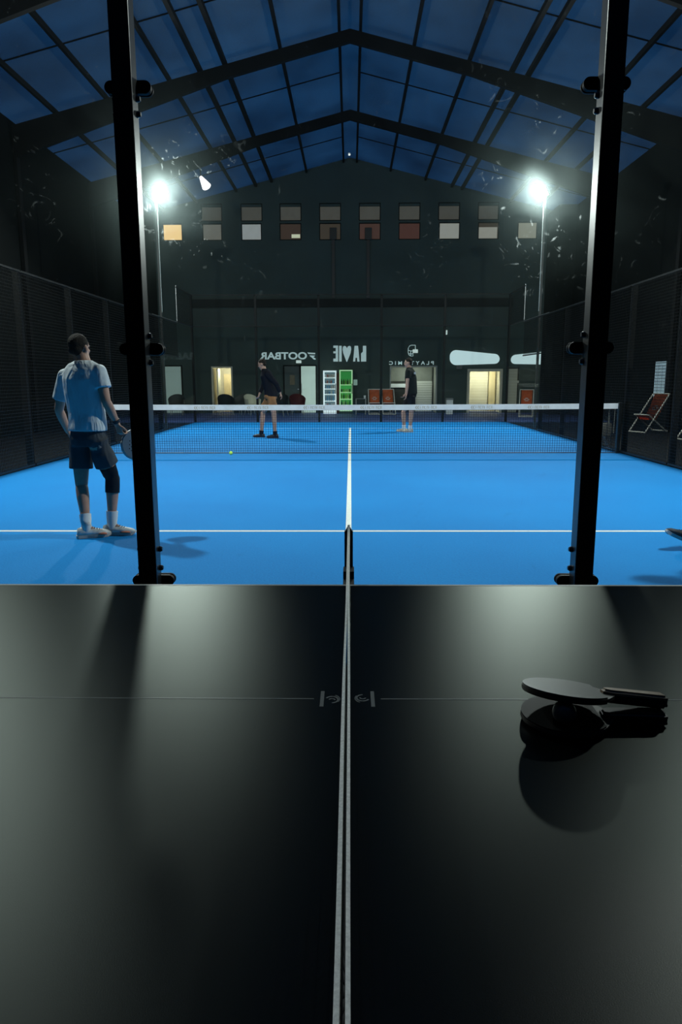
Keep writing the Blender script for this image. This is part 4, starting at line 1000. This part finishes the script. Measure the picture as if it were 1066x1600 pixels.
# padel rackets
def racket(label, hp, rc, vz):
    t = thing('padel_racket', label, 'racket', hp)
    ax = (rc-hp).normalized()
    nz = (vz-ax*vz.dot(ax)).normalized(); sd = ax.cross(nz).normalized()
    Mr = Matrix((ax, sd, nz)).transposed().to_4x4(); Mr.translation = rc
    bm = bmesh.new(); n = 36
    poly = [(.128*math.cos(2*PI*k/n)*(1.05 if math.cos(2*PI*k/n) < 0 else 1), .125*math.sin(2*PI*k/n)) for k in range(n)]
    prism(bm, poly, -.018, .018, lambda u, v, d: Mr @ Vector((u, v, d))); fc = soften(obj('racket_face', bm, mat('charcoal_carbon', (.2, .215, .22), .4), t))
    bm = bmesh.new()
    for i in range(-3, 4):
        for j in range(-3, 4):
            if i*i+j*j < 11: tube(bm, [Mr @ Vector((i*.024, j*.024, -.0186)), Mr @ Vector((i*.024, j*.024, .0186))], .005, 8)
    obj('holes', bm, mat('hole_black', (.004, .004, .004), .9), fc)
    bm = bmesh.new(); pts = [Mr @ Vector((.133*math.cos(2*PI*k/40), .130*math.sin(2*PI*k/40), 0)) for k in range(41)]; tube(bm, pts, .012, 8, False); obj('rim', bm, mat('silver_rim', (.35, .37, .38), .35, metal=.4), fc, smooth=True)
    bm = bmesh.new(); tube(bm, [rc-ax*.115+sd*.05, hp+ax*.03, rc-ax*.115-sd*.05], .011, 8); obj('throat', bm, mat('silver_rim', (.35, .37, .38), .35, metal=.4), t)
    bm = bmesh.new(); tube(bm, [hp+ax*.035, hp-ax*.09, hp-ax*.1], [.017, .0165, .019], 12); soften(obj('grip', bm, M_black, t))
hp = A['wrR'] + (A['hdR'].normalized())*.085 + Vector((.03, .045, 0))
racket('dark grey padel racket hanging from the right hand of the person in white', hp, at(214, 694.5, D0+.12), Vector((.25, -.95, .2)))
# --- far left player, side on, black jacket ---------------------------------------------------
D1 = 17.0
B = dict(head=at(409.5, 569, D1), neck=at(413, 578, D1), chest=at(418, 592, D1), pelvis=at(423, 617, D1), headyaw=-PI/2+.15, chestyaw=-PI/2+.25, pelvyaw=-PI/2+.3, nod=-.35,
         shR=at(417, 583, D1+.18), shL=at(418, 584, D1-.19), elR=at(411, 602, D1+.2), elL=at(432, 600, D1-.2), wrR=at(406, 615, D1+.12), wrL=at(438, 614, D1-.15),
         hipR=at(421, 622, D1+.09), hipL=at(424, 622, D1-.09), knR=at(411, 646, D1+.12), knL=at(428, 646, D1-.10), anR=at(408.5, 677, D1+.1), anL=at(430, 678, D1-.1),
         footR=PI-.1, footL=PI+.1, hnR=Vector((-1, 0, 0)), hnL=Vector((-1, 0, 0)), sc=1.04)
def topB(P):
    return [(at(424, 619, D1), P['pelvyaw'], .19, .165), (at(423, 610, D1), P['pelvyaw'], .185, .155), (at(420, 600, D1), P['chestyaw'], .19, .15), (at(417, 588, D1), P['chestyaw'], .205, .145), (at(416, 581, D1), P['chestyaw'], .16, .11), (at(414, 576, D1), P['chestyaw'], .08, .075)]
lookB = dict(skin=SKIN, hair=HAIR_SHORT, hairmat=HAIR, top=topB, sleeve=1.9, topname='jacket', flareB=1, topmat=wrinkle(mat('black_jacket', (.007, .008, .013), .8), 9, .4), short=.66, flare=.125, shortmat=mat('ochre_brown_shorts', (.26, .11, .035), .8, noise=.3, scale=9),
             sock=.14, sockmat=mat('black_sock', (.01, .01, .015), .8), shoemat=mat('black_trainer', (.012, .012, .018), .5), solemat=mat('dark_sole', (.03, .02, .03), .6))
person('person in black jacket and ochre shorts standing side on beyond the net at left', ground(415, 684), B, lookB)
# --- far right player, black t-shirt ------------------------------------------------------------
D2 = 18.8
Cc = dict(head=at(638, 567, D2), neck=at(639.5, 575, D2), chest=at(641, 587, D2), pelvis=at(642, 615, D2), headyaw=-PI/2+.1, chestyaw=-PI/2+.5, pelvyaw=-PI/2+.3, nod=-.12,
         shR=at(643, 580, D2+.16), shL=at(638, 581, D2-.17), elR=at(644, 600, D2+.22), elL=at(636.5, 600, D2-.22), wrR=at(634, 615, D2+.22), wrL=at(635, 616, D2-.24),
         hipR=at(641, 620, D2+.09), hipL=at(643, 620, D2-.09), knR=at(630.5, 644, D2+.10), knL=at(643, 644, D2-.06), anR=at(631.5, 669, D2+.1), anL=at(641, 670, D2-.08),
         footR=PI+.1, footL=PI-.1, hnR=Vector((-1, 0, 0)), hnL=Vector((-1, 0, 0)), sc=1.05)
def topC(P):
    return [(at(643, 616, D2), P['pelvyaw'], .19, .15), (at(643, 605, D2), P['chestyaw'], .185, .14), (at(642, 590, D2), P['chestyaw'], .205, .14), (at(641, 580, D2), P['chestyaw'], .18, .11), (at(640, 574, D2), P['chestyaw'], .075, .07)]
lookC = dict(skin=SKIN, hair=HAIR_SHORT, hairmat=HAIR, top=topC, sleeve=.55, topname='shirt', topmat=wrinkle(mat('black_t_shirt', (.009, .012, .012), .8), 9, .4), short=.68, flare=.10, shortmat=mat('black_shorts', (.006, .006, .009), .8),
             sock=.20, sockmat=mat('white_sock', (.7, .72, .72), .85), shoemat=mat('beige_trainer', (.45, .42, .34), .6, noise=.2, scale=20), solemat=mat('grey_white_sole', (.5, .46, .42), .6))
tC, bC = person('person in black t-shirt and black shorts standing beyond the net at right', ground(636, 675), Cc, lookC)
bm = bmesh.new(); pb = at(647, 583, D2-.12); quadbox(bm, pb.x-.0, pb.x+.05, pb.y-.03, pb.y+.06, pb.z-.03, pb.z+.03); obj('back_print', bm, mat('grey_print', (.35, .37, .37), .8), tC)
# --- player beyond the right edge, only the front of one shoe in view ---------------------------------------
DD = 5.66
E_ = dict(head=Vector((3.30, DD+.05, 1.60)), neck=Vector((3.32, DD+.05, 1.46)), chest=Vector((3.33, DD+.05, 1.24)), pelvis=Vector((3.30, DD+.08, .93)), headyaw=-PI/2, chestyaw=-PI/2+.2, pelvyaw=-PI/2,
         shR=Vector((3.36, DD+.25, 1.40)), shL=Vector((3.30, DD-.17, 1.40)), elR=Vector((3.34, DD+.32, 1.12)), elL=Vector((3.13, DD-.28, 1.20)), wrR=Vector((3.14, DD+.26, 1.02)), wrL=Vector((3.06, DD-.26, 1.38)),
         hipR=Vector((3.3, DD+.17, .88)), hipL=Vector((3.28, DD-.02, .88)), knR=Vector((3.42, DD+.2, .48)), knL=Vector((2.99, DD-.02, .52)), anR=Vector((3.50, DD+.2, .10)), anL=Vector((2.735, DD, .145)),
         footR=PI, footL=PI, fzL=.045, fpL=.42, hnR=Vector((-1, 0, 0)), hnL=Vector((-1, 0, 0)), hdL=Vector((-.25, 0, .9)), curlL=.9, sc=1.0)
def topE(P):
    return [(Vector((3.3, DD+.08, .88)), -PI/2, .185, .14), (Vector((3.32, DD+.06, 1.08)), -PI/2+.1, .18, .13), (Vector((3.33, DD+.05, 1.28)), -PI/2+.2, .20, .13), (Vector((3.325, DD+.05, 1.40)), -PI/2+.2, .17, .10), (Vector((3.32, DD+.05, 1.47)), -PI/2+.2, .07, .065)]
lookE = dict(skin=SKIN, hair=HAIR_SHORT, hairmat=HAIR, top=topE, sleeve=.55, topname='shirt', topmat=mat('dark_t_shirt', (.02, .02, .025), .8), short=.6, flare=.1, shortmat=mat('black_shorts', (.006, .006, .009), .8),
             sock=.18, sockmat=mat('black_sock', (.01, .01, .015), .8), shoemat=mat('charcoal_trainer', (.05, .052, .06), .6, noise=.4, scale=25), solemat=mat('pale_sole', (.55, .56, .55), .6), lace=mat('black_lace', (.008, .008, .01), .7))
person('person striding in from the right edge, only a charcoal shoe toe in view', Vector((3.3, DD, 0)), E_, lookE)
racket('unseen padel racket added for its shadow, held up by the striding person beyond the right edge', Vector((3.015, DD-.30, 1.47)), Vector((2.97, DD-.30, 1.75)), Vector((-.5, -.8, 0)))  # unseen racket added to throw a shadow into view
# ================================================================== LIGHT, SKY, CAMERA
w = bpy.data.worlds.new('dusk'); S.world = w; w.use_nodes = True
bg = w.node_tree.nodes['Background']; bg.inputs['Color'].default_value = (.022, .115, .33, 1); bg.inputs['Strength'].default_value = 1.0
cam = bpy.data.cameras.new('camera'); co = bpy.data.objects.new('camera', cam); C.objects.link(co)
cam.sensor_fit = 'VERTICAL'; cam.sensor_height = 24; cam.lens = 24*F/1600; cam.clip_start = .02; cam.clip_end = 200
co.matrix_world = Matrix.Translation((CX, 0, H)) @ Matrix.Rotation(YAW, 4, 'Z') @ Matrix.Rotation(PI/2-TH, 4, 'X') @ Matrix.Rotation(ROLL, 4, 'Z')
S.camera = co
S.view_settings.view_transform = 'Standard'; S.view_settings.look = 'None'; S.view_settings.gamma = 1; S.view_settings.use_curve_mapping = False
S.view_settings.exposure = 0
